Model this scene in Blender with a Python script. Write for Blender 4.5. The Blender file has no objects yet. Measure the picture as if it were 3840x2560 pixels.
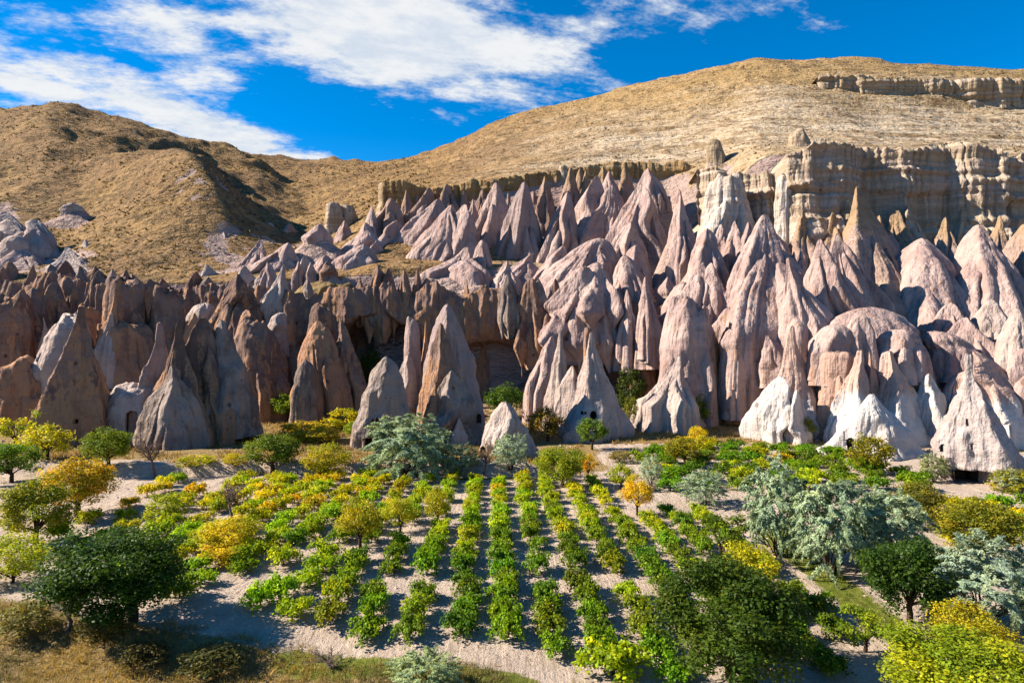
import bpy, bmesh, math, random
import numpy as np
from mathutils import Vector
from mathutils.bvhtree import BVHTree

random.seed(11)
RS = np.random.RandomState(11)
sc = bpy.context.scene
COL = sc.collection

# ------------------------------------------------------------------ camera, sky, sun, exposure
F, HOR, CAMZ = 683.0, 335.5, 15.0          # focal length and horizon in pixels of a 1024 wide frame, camera height in metres
cam = bpy.data.cameras.new('camera')
cam.sensor_width = 36.0
cam.lens = F / 1024 * 36
cam.shift_y = -(341 - HOR) / 1024
cam.clip_start, cam.clip_end = 0.5, 6000
cam_o = bpy.data.objects.new('camera', cam)
cam_o.location = (0, 0, CAMZ)
cam_o.rotation_euler = (math.radians(90), 0, 0)
COL.objects.link(cam_o)
sc.camera = cam_o

SUN = Vector((-0.82, 0.05, 0.54)).normalized()
sl = bpy.data.lights.new('sun', 'SUN')
sl.energy = 5.0
sl.angle = math.radians(0.5)
sl.color = (1.0, 0.90, 0.75)
so = bpy.data.objects.new('sun', sl)
so.rotation_euler = SUN.to_track_quat('Z', 'Y').to_euler()
COL.objects.link(so)

sc.view_settings.view_transform = 'Standard'
sc.view_settings.look = 'None'
sc.view_settings.exposure = 1.42
sc.view_settings.gamma = 1.0
sc.view_settings.use_curve_mapping = False
sc.cycles.max_bounces = 4
sc.cycles.use_denoising = True
sc.cycles.denoising_prefilter = 'ACCURATE'
sc.cycles.diffuse_bounces = 2
sc.cycles.transmission_bounces = 2
sc.cycles.transparent_max_bounces = 4
sc.cycles.caustics_reflective = False
sc.cycles.caustics_refractive = False


class NT:
    """small helper to wire node trees"""
    def __init__(s, tree):
        s.t = tree
        s.n = tree.nodes
        s.n.clear()

    def add(s, typ, **kw):
        nd = s.n.new(typ)
        for k, v in kw.items():
            if k.startswith('_'):
                continue
            setattr(nd, k, v)
        return nd

    def link(s, a, b):
        s.t.links.new(a, b)

    def val(s, sock, v):
        if isinstance(v, bpy.types.NodeSocket):
            s.link(v, sock)
        elif v is not None:
            sock.default_value = v

    def math(s, op, a, b=None, c=None, clamp=False):
        nd = s.add('ShaderNodeMath', operation=op, use_clamp=clamp)
        s.val(nd.inputs[0], a)
        if b is not None: s.val(nd.inputs[1], b)
        if c is not None: s.val(nd.inputs[2], c)
        return nd.outputs[0]

    def mix(s, f, a, b, blend='MIX'):
        nd = s.add('ShaderNodeMix', data_type='RGBA', blend_type=blend, clamp_factor=True)
        s.val(nd.inputs['Factor'], f)
        s.val(nd.inputs[6], a if isinstance(a, bpy.types.NodeSocket) else tuple(a) + (1,) * (4 - len(a)))
        s.val(nd.inputs[7], b if isinstance(b, bpy.types.NodeSocket) else tuple(b) + (1,) * (4 - len(b)))
        return nd.outputs[2]

    def noise(s, vec, scale, detail=4, rough=0.55, dist=0.0):
        nd = s.add('ShaderNodeTexNoise')
        s.link(vec, nd.inputs['Vector'])
        nd.inputs['Scale'].default_value = scale
        nd.inputs['Detail'].default_value = detail
        nd.inputs['Roughness'].default_value = rough
        nd.inputs['Distortion'].default_value = dist
        return nd.outputs[0]

    def voronoi(s, vec, scale, feature='F1'):
        nd = s.add('ShaderNodeTexVoronoi', feature=feature)
        s.link(vec, nd.inputs['Vector'])
        nd.inputs['Scale'].default_value = scale
        return nd.outputs[0]

    def mapping(s, vec, scale=(1, 1, 1), loc=(0, 0, 0), rot=(0, 0, 0), typ='POINT'):
        nd = s.add('ShaderNodeMapping', vector_type=typ)
        s.link(vec, nd.inputs['Vector'])
        nd.inputs['Location'].default_value = loc
        nd.inputs['Rotation'].default_value = rot
        nd.inputs['Scale'].default_value = scale
        return nd.outputs[0]

    def ss(s, x, lo, hi, a=0.0, b=1.0):
        nd = s.add('ShaderNodeMapRange', interpolation_type='SMOOTHSTEP')
        s.val(nd.inputs[0], x); s.val(nd.inputs[1], lo); s.val(nd.inputs[2], hi); s.val(nd.inputs[3], a); s.val(nd.inputs[4], b)
        return nd.outputs[0]

    def bump(s, h, strength, dist, normal=None):
        nd = s.add('ShaderNodeBump')
        s.link(h, nd.inputs['Height'])
        nd.inputs['Strength'].default_value = strength
        nd.inputs['Distance'].default_value = dist
        if normal is not None: s.link(normal, nd.inputs['Normal'])
        return nd.outputs[0]


world = bpy.data.worlds.new('World')
sc.world = world
world.use_nodes = True
def build_world():
    g = NT(world.node_tree)
    out = g.add('ShaderNodeOutputWorld')
    bg = g.add('ShaderNodeBackground')
    g.link(bg.outputs[0], out.inputs[0])
    sky = g.add('ShaderNodeTexSky', sky_type='NISHITA')
    sky.sun_disc = False
    sky.sun_elevation = math.asin(SUN.z)
    sky.sun_rotation = math.atan2(SUN.x, SUN.y)
    sky.altitude = 2500
    sky.air_density = 1.0
    sky.dust_density = 0.05
    sky.ozone_density = 4.0
    hs = g.add('ShaderNodeHueSaturation')
    hs.inputs['Hue'].default_value = 0.497
    hs.inputs['Saturation'].default_value = 1.38
    hs.inputs['Value'].default_value = 1.35
    g.link(sky.outputs[0], hs.inputs['Color'])
    tc = g.add('ShaderNodeTexCoord')
    d = tc.outputs['Generated']
    # cloud field: blobs at fixed directions of the sky, broken up by noise that goes on all round
    def blob(px, py, rx, ry, ang, gain):
        v = Vector(((px - 512) / F, 1.0, -(py - HOR) / F)).normalized()
        m = g.mapping(d, scale=(rx / F, 0.6, ry / F), loc=tuple(v), rot=(0, math.radians(ang), 0), typ='TEXTURE')
        gr = g.add('ShaderNodeTexGradient', gradient_type='SPHERICAL')
        g.link(m, gr.inputs[0])
        return g.math('MULTIPLY', g.math('POWER', gr.outputs[1], 0.6), gain)
    tot = None
    for b in [(400, 45, 230, 62, 9, .80), (500, 85, 130, 44, 15, .62), (175, 34, 110, 50, 24, .56), (600, 25, 190, 34, -5, .52), (300, 30, 120, 40, 10, .5),
              (60, 92, 170, 30, 8, .62), (195, 125, 170, 34, 17, .80), (195, 92, 60, 32, 12, .45), (20, 15, 70, 30, 15, .42), (30, 50, 110, 30, 15, .35),
              (330, -20, 300, 50, 0, .55), (745, 45, 140, 20, -8, .30), (660, 55, 120, 28, 0, .34), (710, 18, 160, 20, -4, .34), (-160, 60, 220, 70, 8, .5), (255, 72, 60, 18, 10, .36), (620, 80, 60, 16, 0, .2)]:
        o = blob(*b)
        tot = o if tot is None else g.math('MAXIMUM', tot, o)
    sep = g.add('ShaderNodeSeparateXYZ'); g.link(d, sep.inputs[0])
    zz = g.math('MAXIMUM', sep.outputs[2], 0.02)
    # a cloud sheet high overhead: direction projected on a plane, so clouds flatten towards the horizon
    pl = g.add('ShaderNodeVectorMath', operation='DIVIDE'); g.link(d, pl.inputs[0])
    cb = g.add('ShaderNodeCombineXYZ'); zq = g.math('ADD', zz, 0.22)
    for i in range(3): g.link(zq, cb.inputs[i])
    g.link(cb.outputs[0], pl.inputs[1])
    wisp = g.mapping(g.mapping(pl.outputs[0], rot=(0, 0, -0.30)), scale=(.72, 1.12, 1))
    n1 = g.noise(wisp, 2.8, 8, 0.66)
    n2 = g.noise(wisp, 10.0, 5, 0.68)
    n3 = g.noise(wisp, 1.1, 3, 0.5)
    nn = g.math('ADD', g.math('MULTIPLY', n1, 0.62), g.math('MULTIPLY', n2, 0.38))
    back = g.ss(sep.outputs[1], 0.35, 0.0)                      # all round, away from the valley, the same broken cloud
    cov = g.math('ADD', tot, g.math('MULTIPLY', g.ss(n3, 0.45, 0.65), g.math('MULTIPLY', back, 0.45)))
    f = g.math('ADD', g.math('MULTIPLY', nn, 1.25), g.math('MULTIPLY', cov, 0.62))
    mask = g.ss(f, 0.80, 1.0, 0.0, 0.98)
    ccol = g.mix(g.ss(n2, 0.35, 0.65), (4.6, 5.1, 5.8), (6.1, 6.2, 6.3))
    col = g.mix(mask, hs.outputs[0], ccol)
    g.link(col, bg.inputs[0])
    bg.inputs[1].default_value = 0.055
build_world()

# ------------------------------------------------------------------ helpers
_T = np.random.RandomState(5).rand(64, 64, 64).astype(np.float32) * 2 - 1
def vn(P):
    P = np.asarray(P, np.float32)
    i = np.floor(P).astype(np.int32); f = P - i
    f = f * f * (3 - 2 * f)
    i0 = i & 63; i1 = (i + 1) & 63
    x0, y0, z0 = i0.T; x1, y1, z1 = i1.T
    fx, fy, fz = f.T
    a = _T[x0, y0, z0] * (1 - fx) + _T[x1, y0, z0] * fx
    b = _T[x0, y1, z0] * (1 - fx) + _T[x1, y1, z0] * fx
    c = _T[x0, y0, z1] * (1 - fx) + _T[x1, y0, z1] * fx
    e = _T[x0, y1, z1] * (1 - fx) + _T[x1, y1, z1] * fx
    return (a * (1 - fy) + b * fy) * (1 - fz) + (c * (1 - fy) + e * fy) * fz

def fbm(P, octv=4, gain=0.5, ridged=False):
    P = np.asarray(P, np.float32); r = 0; a = 1.0; s = 0
    for k in range(octv):
        n = vn(P * (2.03 ** k) + 17.3 * k)
        r = r + a * ((1 - 2 * np.abs(n)) if ridged else n); s += a; a *= gain
    return r / s

def sstep(x, a, b):
    t = np.clip((x - a) / (b - a), 0, 1)
    return t * t * (3 - 2 * t)

def at(px, py, d):
    return Vector(((px - 512) * d / F, d, CAMZ - (py - HOR) * d / F))

def mesh_from(name, V, Q, mat=None, smooth=True, attrs=None):
    """numpy verts (n,3) and faces (m,3|4) to a mesh"""
    V = np.ascontiguousarray(V, np.float32); Q = np.ascontiguousarray(Q, np.int32)
    me = bpy.data.meshes.new(name)
    k = Q.shape[1]
    me.vertices.add(len(V)); me.vertices.foreach_set('co', V.ravel())
    me.loops.add(Q.size); me.loops.foreach_set('vertex_index', Q.ravel())
    me.polygons.add(len(Q))
    me.polygons.foreach_set('loop_start', np.arange(0, Q.size, k, dtype=np.int32))
    me.polygons.foreach_set('loop_total', np.full(len(Q), k, np.int32))
    me.polygons.foreach_set('use_smooth', np.full(len(Q), smooth, bool))
    me.update(calc_edges=True)
    for nm, (typ, arr) in (attrs or {}).items():
        at_ = me.attributes.new(nm, typ, 'POINT')
        at_.data.foreach_set('color' if typ == 'FLOAT_COLOR' else 'value', np.ascontiguousarray(arr, np.float32).ravel())
    if mat is not None: me.materials.append(mat)
    me.validate()
    return me

def link(name, me, parent=None, loc=None):
    o = bpy.data.objects.new(name, me)
    COL.objects.link(o)
    if parent is not None: o.parent = parent
    if loc is not None: o.location = loc
    return o

def tag(o, label=None, cat=None, group=None, kind=None):
    if label: o['label'] = label
    if cat: o['category'] = cat
    if group: o['group'] = group
    if kind: o['kind'] = kind
    return o

def grid_quads(nr, nc, wrap=False):
    r = np.arange(nr - 1)[:, None]; c = np.arange(nc if wrap else nc - 1)[None, :]
    c2 = (c + 1) % nc
    return np.stack([r * nc + c, r * nc + c2, (r + 1) * nc + c2, (r + 1) * nc + c], -1).reshape(-1, 4)

# ------------------------------------------------------------------ materials
def new_mat(name, rough=0.95):
    m = bpy.data.materials.new(name); m.use_nodes = True
    g = NT(m.node_tree)
    out = g.add('ShaderNodeOutputMaterial')
    b = g.add('ShaderNodeBsdfPrincipled')
    b.inputs['Roughness'].default_value = rough
    b.inputs['Specular IOR Level'].default_value = 0.08
    g.link(b.outputs[0], out.inputs[0])
    return m, g, b

def rock_mat(name, base, alt, stain, patch=None, patch_lo=0.5, patch_hi=0.6, patch_low=0.0, white_z=None, ochre_z=None, bands=0.0, streak=0.35, pit_dark=0.75, foot=None):
    """weathered tuff: mottling, vertical water streaks, spalled patches, ash and ochre beds at their own height"""
    m, g, b = new_mat(name)
    geo = g.add('ShaderNodeNewGeometry'); P = geo.outputs['Position']
    tc = g.add('ShaderNodeTexCoord')
    sep = g.add('ShaderNodeSeparateXYZ'); g.link(P, sep.inputs[0]); Z = sep.outputs[2]
    n_big = g.noise(P, 0.16, 3, 0.6)
    n_mid = g.noise(P, 0.8, 5, 0.7)
    n_fine = g.noise(P, 4.0, 2, 0.7)
    streaks = g.noise(g.mapping(P, scale=(1, 1, 0.10)), 0.75, 3, 0.6)
    c = g.mix(g.ss(n_big, 0.40, 0.60), base, alt)
    if bands:
        bz = g.noise(g.mapping(P, scale=(0.02, 0.02, 1.0)), 0.55, 3, 0.7, 0.0)
        c = g.mix(g.math('MULTIPLY', g.ss(bz, 0.38, 0.62), bands), c, tuple(x * y for x, y in zip(base, (0.55, 0.47, 0.38))))
        c = g.mix(g.math('MULTIPLY', g.ss(bz, 0.56, 0.66), bands * .8), c, (.62, .52, .36))
    if ochre_z is not None:
        oz = g.math('ADD', Z, g.math('MULTIPLY', g.math('SUBTRACT', n_big, 0.5), 12.0))
        c = g.mix(g.ss(oz, ochre_z - 1.5, ochre_z + 4, 0, .85), c, (.36, .235, .12))
    if white_z is not None:
        wz = g.math('ADD', Z, g.math('MULTIPLY', g.math('SUBTRACT', n_big, 0.5), 7.0))
        c = g.mix(g.ss(wz, white_z + 1.2, white_z - 1.2, 0, .9), c, (.70, .665, .63))
    if foot is not None:
        gf = g.add('ShaderNodeSeparateXYZ'); g.link(tc.outputs['Generated'], gf.inputs[0])
        c = g.mix(g.ss(g.math('ADD', gf.outputs[2], g.math('MULTIPLY', g.math('SUBTRACT', n_big, .5), .25)), .42, .28), c, foot)
    if patch is not None:
        gs = g.add('ShaderNodeSeparateXYZ'); g.link(tc.outputs['Generated'], gs.inputs[0])
        low = g.math('MULTIPLY', g.ss(gs.outputs[2], 0.75, 0.1), patch_low)
        pn = g.math('ADD', g.math('ADD', g.math('MULTIPLY', n_mid, 0.45), g.math('MULTIPLY', streaks, 0.55)), low)
        c = g.mix(g.ss(pn, patch_lo, patch_hi, 0, .9), c, patch)
    c = g.mix(g.math('MULTIPLY', g.ss(streaks, 0.52, 0.7), streak), c, stain)
    c = g.mix(g.math('MULTIPLY', g.ss(n_mid, 0.52, 0.72), .35), c, stain)
    c = g.mix(g.math('MULTIPLY', g.ss(n_fine, 0.3, 0.75), .22), c, tuple(min(1, x * 1.3) for x in base))
    vor = g.voronoi(P, 1.1)
    pit_shade = g.ss(vor, 0.13, 0.06)  # shade inside small weathering holes is painted in colour, not cut
    pit_shade2 = g.ss(g.voronoi(g.mapping(P, scale=(1, 1, .8)), .42), 0.17, 0.10)
    pm = g.math('MAXIMUM', g.math('MULTIPLY', pit_shade, g.ss(n_big, 0.47, 0.58)), g.math('MULTIPLY', pit_shade2, g.ss(n_big, 0.53, 0.60)))
    c = g.mix(g.math('MULTIPLY', pm, pit_dark), c, tuple(x * .35 for x in stain))
    beds = g.noise(g.mapping(P, scale=(.12, .12, 1.0)), 0.9, 3, .65)
    c = g.mix(g.ss(beds, .55, .70, 0, .38 if bands else .16), c, stain)
    g.link(g.mix(1.0, c, (.72, .72, .72), 'MULTIPLY'), b.inputs['Base Color'])
    h = g.math('ADD', g.math('MULTIPLY', n_mid, .55), g.math('MULTIPLY', streaks, 1.0))
    g.link(g.bump(g.math('ADD', h, g.math('MULTIPLY', beds, .6 if bands else .25)), 1.0, 0.75), b.inputs['Normal'])
    return m

M = {}
M['pink'] = rock_mat('pink_tuff', (.50, .365, .325), (.37, .255, .23), (.19, .115, .10), (.44, .26, .165), .57, .64, .05, ochre_z=58)
M['pinkw'] = rock_mat('pink_tuff_over_white_ash', (.56, .38, .305), (.50, .34, .285), (.33, .19, .14), (.50, .27, .15), .60, .68, .0, white_z=6.5)
M['pale'] = rock_mat('pale_grey_tuff', (.52, .42, .37), (.41, .315, .28), (.23, .155, .13), (.46, .30, .20), .58, .67)
M['dark'] = rock_mat('dark_varnished_tuff', (.165, .105, .086), (.30, .195, .155), (.075, .045, .038), (.50, .275, .155), .515, .565, .17)
M['mauve'] = rock_mat('mauve_cliff_tuff', (.30, .19, .15), (.22, .135, .112), (.09, .054, .045), (.50, .27, .135), .48, .57, .02)
M['orange'] = rock_mat('orange_spalled_tuff', (.47, .26, .15), (.37, .205, .13), (.15, .085, .062), (.24, .155, .13), .52, .60, -.10)
M['grey'] = rock_mat('grey_lichen_tuff', (.19, .145, .128), (.38, .30, .26), (.085, .06, .054), (.47, .345, .26), .54, .60, .06)
M['rim'] = rock_mat('orange_brown_rim_tuff', (.42, .275, .125), (.33, .205, .095), (.14, .085, .045), None, bands=.4, streak=.75)
M['ochre'] = rock_mat('banded_ochre_tuff', (.48, .37, .25), (.54, .43, .34), (.22, .15, .09), None, bands=.75, streak=.6)
M['ochrew'] = rock_mat('banded_tuff_over_pink', (.53, .41, .30), (.56, .45, .375), (.24, .165, .105), None, bands=.6, streak=.6, foot=(.46, .335, .29))
M['whitec'] = rock_mat('white_column_tuff', (.62, .53, .47), (.55, .45, .38), (.32, .23, .17), None, bands=.35, streak=.6)

# ------------------------------------------------------------------ terrain: one height field over (azimuth, distance)
# columns of (distance, height-as-seen) surveyed for several bearings; the flat valley floor lies in front of all of them
FLAT = [(0, 0.0), (96, 0.0), (112, 0.7), (122, 1.6), (137, 3.0), (144, 3.6)]
COLS = {
 -420: [(146.8, 289), (165, 278), (220, 235), (300, 175), (380, 135), (460, 150), (560, 200)],
 0: [(146.8, 286), (150, 276), (170, 264), (200, 234), (260, 186), (330, 140), (385, 114), (470, 125), (560, 170)],
 52: [(146.8, 286), (150, 276), (170, 262), (200, 230), (260, 176), (330, 128), (385, 105), (470, 118), (560, 170)],
 100: [(146.8, 284), (152, 275), (175, 247), (205, 216), (260, 172), (330, 140), (395, 121), (470, 130), (560, 170)],
 150: [(146.8, 284), (155, 274), (180, 231), (207, 196), (240, 182), (300, 168), (400, 134), (480, 150), (560, 180)],
 200: [(146.8, 282), (155, 275), (180, 236), (205, 192), (222, 182), (245, 186), (320, 168), (420, 150), (490, 160), (560, 180)],
 250: [(146.8, 281), (158, 274), (190, 244), (230, 212), (280, 196), (350, 176), (440, 158), (520, 170), (560, 185)],
 300: [(146.8, 279), (160, 266), (190, 248), (230, 227), (290, 202), (370, 181), (470, 161), (540, 175), (560, 180)],
 340: [(146.8, 277), (160, 262), (185, 239), (220, 214), (280, 192), (370, 175), (470, 163), (540, 175), (560, 180)],
 370: [(146.8, 277), (150, 265), (162, 258), (174, 233), (190, 219), (215, 203), (280, 186), (370, 172), (450, 164.5), (540, 178), (560, 182)],
 400: [(146.8, 278), (150, 265), (162, 258), (174, 233), (188, 199), (200, 192), (260, 178), (340, 167), (420, 162), (560, 180)],
 450: [(146.8, 280), (150, 266), (162, 259), (174, 234), (187, 191), (200, 183), (260, 165), (330, 152), (380, 145), (450, 155), (560, 180)],
 500: [(146.8, 283), (150, 268), (162, 261), (174, 236), (187, 178), (200, 171), (250, 150), (310, 129), (350, 118), (430, 130), (560, 165)],
 566: [(146.8, 288), (150, 270), (162, 263), (174, 238), (187, 171), (200, 163), (250, 135), (310, 112), (340, 102), (420, 115), (560, 150)],
 650: [(137, 315), (145, 278), (162, 271), (174, 246), (187, 166), (200, 158), (250, 120), (300, 92), (325, 81), (420, 95), (560, 140)],
 700: [(133.5, 325), (142, 275), (160, 232), (167, 222), (175, 178), (182, 162), (200, 150), (250, 108), (290, 80), (315, 71), (420, 85), (560, 135)],
 760: [(127.5, 345), (138, 285), (146, 268), (155, 190), (161, 154), (190, 138), (240, 100), (285, 70), (308, 61), (420, 75), (560, 130)],
 820: [(121.5, 365), (130, 305), (140, 268), (146.5, 255), (154, 180), (159, 153), (190, 137), (240, 98), (262, 82), (285, 68), (303, 57.5), (420, 75), (560, 130)],
 900: [(118.5, 370), (128, 315), (140, 270), (147, 258), (155, 180), (160, 154), (190, 140), (232, 112), (245, 98), (250, 82), (285, 67), (303, 62.5), (420, 80), (560, 130)],
 960: [(116.5, 372), (126, 320), (140, 276), (147, 262), (155, 180), (160, 155), (190, 142), (222, 126), (240, 112), (245, 86), (285, 72), (303, 66.5), (420, 85), (560, 130)],
 1024: [(114, 375), (125, 325), (140, 280), (147, 266), (155, 182), (160, 157), (190, 145), (220, 130), (240, 108), (245, 86), (285, 76), (303, 70), (420, 90), (560, 135)],
 1450: [(114, 375), (125, 330), (140, 290), (147, 275), (155, 190), (160, 170), (190, 158), (225, 140), (240, 118), (248, 98), (285, 90), (303, 85), (420, 100), (560, 140)],
}
GD = np.concatenate([np.arange(3, 26, 1.5), np.arange(26, 112, 0.46), np.arange(112, 200, 0.56), np.geomspace(200, 560, 150)])
GU = np.concatenate([np.linspace(-1.45, -0.8, 46)[:-1], np.linspace(-0.8, 0.8, 460), np.linspace(0.8, 1.45, 46)[1:]])
def build_terrain():
    keys = sorted(COLS); U = (np.array(keys) - 512) / F
    table = []
    for k in keys:
        pts = FLAT + [(d, CAMZ - (py - HOR) * d / F) for d, py in COLS[k] if d > 144]
        if COLS[k][0][0] < 138:
            pts = [(0, 0), (92, 0), (COLS[k][0][0] - 4.0, 1.6)] + [(d, CAMZ - (py - HOR) * d / F) for d, py in COLS[k]]
        d, z = zip(*pts)
        table.append(np.interp(GD, d, z))
    table = np.array(table)
    # smooth interpolation between bearings
    idx = np.clip(np.searchsorted(U, GU) - 1, 0, len(U) - 2)
    w = np.clip((GU - U[idx]) / (U[idx + 1] - U[idx]), 0, 1)[:, None]
    w = 0.5 * w + 0.5 * w * w * (3 - 2 * w)
    Z = table[idx] * (1 - w) + table[idx + 1] * w              # (nu, nd)
    k = np.exp(-0.5 * (np.arange(-14, 15) / 6.0) ** 2); k /= k.sum()
    Zp = np.pad(Z, ((14, 14), (0, 0)), 'edge')
    Zs = sum(k[i] * Zp[i:i + len(GU)] for i in range(29))
    Z = Zs
    X = GU[:, None] * GD[None, :]; Y = np.broadcast_to(GD[None, :], X.shape)
    P = np.stack([X, Y, np.zeros_like(X)], -1).reshape(-1, 3)
    hill = sstep(Y, 128, 175)
    far = sstep(Y, 170, 260)
    px = 512 + F * X / Y
    left = sstep(px, 430, 330)
    def n(s, o=4, r=False, sx=1.0, off=0.0):
        return fbm((P + off) / np.array([s * sx, s, 1]), o, ridged=r).reshape(X.shape)
    # gullies running down the slopes, spurs of the left hill, knobbly ledges of the right one
    gl = n(34, 4, True, 1.0, 40)
    Z = Z + far * left * gl * 6.0 + far * (1 - left) * n(45, 4, True, 1.0, 90) * 2.2
    def ridge(p0, p1, wid, hgt):
        a = np.array(p0); b = np.array(p1); ab = b - a; L2 = (ab ** 2).sum()
        t = np.clip(((X - a[0]) * ab[0] + (Y - a[1]) * ab[1]) / L2, 0, 1)
        wob = n(25, 3, False, 1, 7) * wid * .6
        dd = np.hypot(X - (a[0] + t * ab[0]) + wob, Y - (a[1] + t * ab[1]))
        return hgt * np.exp(-np.abs(dd / wid) ** 1.4) * np.sin(np.pi * np.clip(t * .96 + .02, 0, 1)) ** .5
    def xy(px_, d): return ((px_ - 512) * d / F, d)
    Z = Z + ridge(xy(110, 380), xy(262, 225), 24, 9) + ridge(xy(215, 415), xy(330, 262), 20, 9) + ridge(xy(150, 232), xy(236, 182), 13, 10)
    Z = Z + ridge(xy(30, 330), xy(120, 215), 20, 9) - ridge(xy(190, 330), xy(295, 205), 16, 6) - ridge(xy(262, 420), xy(330, 230), 13, 8)
    Z = Z + ridge(xy(-60, 260), xy(40, 178), 16, 7) - ridge(xy(60, 330), xy(100, 200), 12, 6)
    Z = Z + hill * n(13, 4, False, 1, 3) * 1.0 + far * n(6.5, 3, False, 1.6, 9) * .45 + far * n(9, 3, True, .5, 19) * .5 * (.4 + left)
    # thin resistant beds stand out as little steps on the right hill
    st = np.mod(Z / 5.2 + n(60, 2) * 1.2, 1.0)
    Z = Z + far * (1 - left) * (sstep(st, .78, .98) - st * 0.9 + .35) * 1.25
    # valley floor: tilth, furrows, the ditch in front
    soil = 1 - sstep(Y, 96, 118)
    Z = Z + soil * (n(2.2, 4, False, 1, 21) * .10 + n(.7, 2, False, 1, 2) * .05 + n(16, 2) * .14)
    ditch = np.exp(-((Y - (31.0 + X * -0.02)) / 3.0) ** 2) * sstep(X, -4, -10)
    Z = Z - ditch * .8
    # terrace bank behind the vines
    bank_y = 73.5 + 1.2 * vn(P * np.array([.12, 0, 0]) + 3.3).reshape(X.shape)
    bank = sstep(Y, bank_y - .35, bank_y + .45) * (1 - sstep(Y, bank_y + 8, bank_y + 20)) * sstep(X, 7, -1)
    Z = Z + bank * 1.15
    return X, Y, Z, px
TX, TY, TZ, TPX = build_terrain()

def tz(x, y):
    u = np.clip(x / np.maximum(y, 1e-3), GU[0], GU[-1]); y = np.clip(y, GD[0], GD[-1])
    i = np.clip(np.searchsorted(GU, u) - 1, 0, len(GU) - 2); j = np.clip(np.searchsorted(GD, y) - 1, 0, len(GD) - 2)
    a = np.clip((u - GU[i]) / (GU[i + 1] - GU[i]), 0, 1); b = np.clip((y - GD[j]) / (GD[j + 1] - GD[j]), 0, 1)
    return (TZ[i, j] * (1 - a) + TZ[i + 1, j] * a) * (1 - b) + (TZ[i, j + 1] * (1 - a) + TZ[i + 1, j + 1] * a) * b

def ground_hit(px, py, dmin=18.0, dmax=135.0):
    ds = np.arange(dmin, dmax, .1)
    X = (px - 512) * ds / F; Z = CAMZ - (py - HOR) * ds / F
    below = np.nonzero(Z <= tz(X, ds))[0]
    i = below[0] if len(below) else len(ds) - 1
    return Vector((X[i], ds[i], float(tz(X[i], ds[i]))))

def ground_material():
    m, g, b = new_mat('valley_soil')
    geo = g.add('ShaderNodeNewGeometry'); P = geo.outputs['Position']
    z = g.add('ShaderNodeAttribute', attribute_name='zone')
    sp = g.add('ShaderNodeSeparateColor'); g.link(z.outputs[0], sp.inputs[0])
    n1 = g.noise(P, .5, 6, .65); n2 = g.noise(P, 3.0, 6, .7); n3 = g.noise(P, 14, 4, .7)
    soil = g.mix(g.ss(n1, .35, .65), (.70, .56, .45), (.60, .465, .37))
    soil = g.mix(g.ss(n2, .48, .72, 0, .6), soil, (.40, .30, .23))
    soil = g.mix(g.ss(n3, .5, .7, 0, .4), soil, (.68, .58, .51))
    fur = g.noise(g.mapping(P, scale=(1.0, .10, 1.0), rot=(0, 0, .03)), 2.2, 3, .6)
    soil = g.mix(g.ss(fur, .5, .68, 0, .45), soil, (.42, .315, .235))
    soil = g.mix(g.ss(g.noise(P, .22, 3, .6), .54, .66, 0, .4), soil, (.47, .365, .27))
    litter = g.ss(g.noise(P, 6.5, 3, .8), .61, .67, 0, .6)
    soil = g.mix(litter, soil, (.24, .17, .10))
    dry = g.mix(g.ss(n2, .35, .65), (.40, .27, .105), (.25, .165, .075))
    dry = g.mix(g.ss(n3, .4, .7, 0, .6), dry, (.50, .38, .19))
    grn = g.mix(g.ss(n2, .35, .65), (.13, .17, .02), (.24, .24, .05))
    e = g.math('MULTIPLY', g.math('SUBTRACT', n2, .5), .8)
    c = g.mix(g.ss(g.math('ADD', sp.outputs[0], e), .4, .6), soil, dry)
    c = g.mix(g.ss(g.math('ADD', sp.outputs[1], e), .4, .6), c, grn)
    c = g.mix(g.ss(g.math('ADD', sp.outputs[2], e), .4, .6), c, g.mix(g.ss(n1, .35, .65), (.56, .45, .41), (.48, .36, .33)))
    g.link(g.mix(1.0, c, (.72, .72, .72), 'MULTIPLY'), b.inputs['Base Color'])
    h = g.math('ADD', g.math('ADD', g.math('MULTIPLY', n2, 1.0), g.math('MULTIPLY', n3, .4)), g.math('MULTIPLY', fur, .9))
    g.link(g.bump(h, 1.0, .26), b.inputs['Normal'])
    return m

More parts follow.
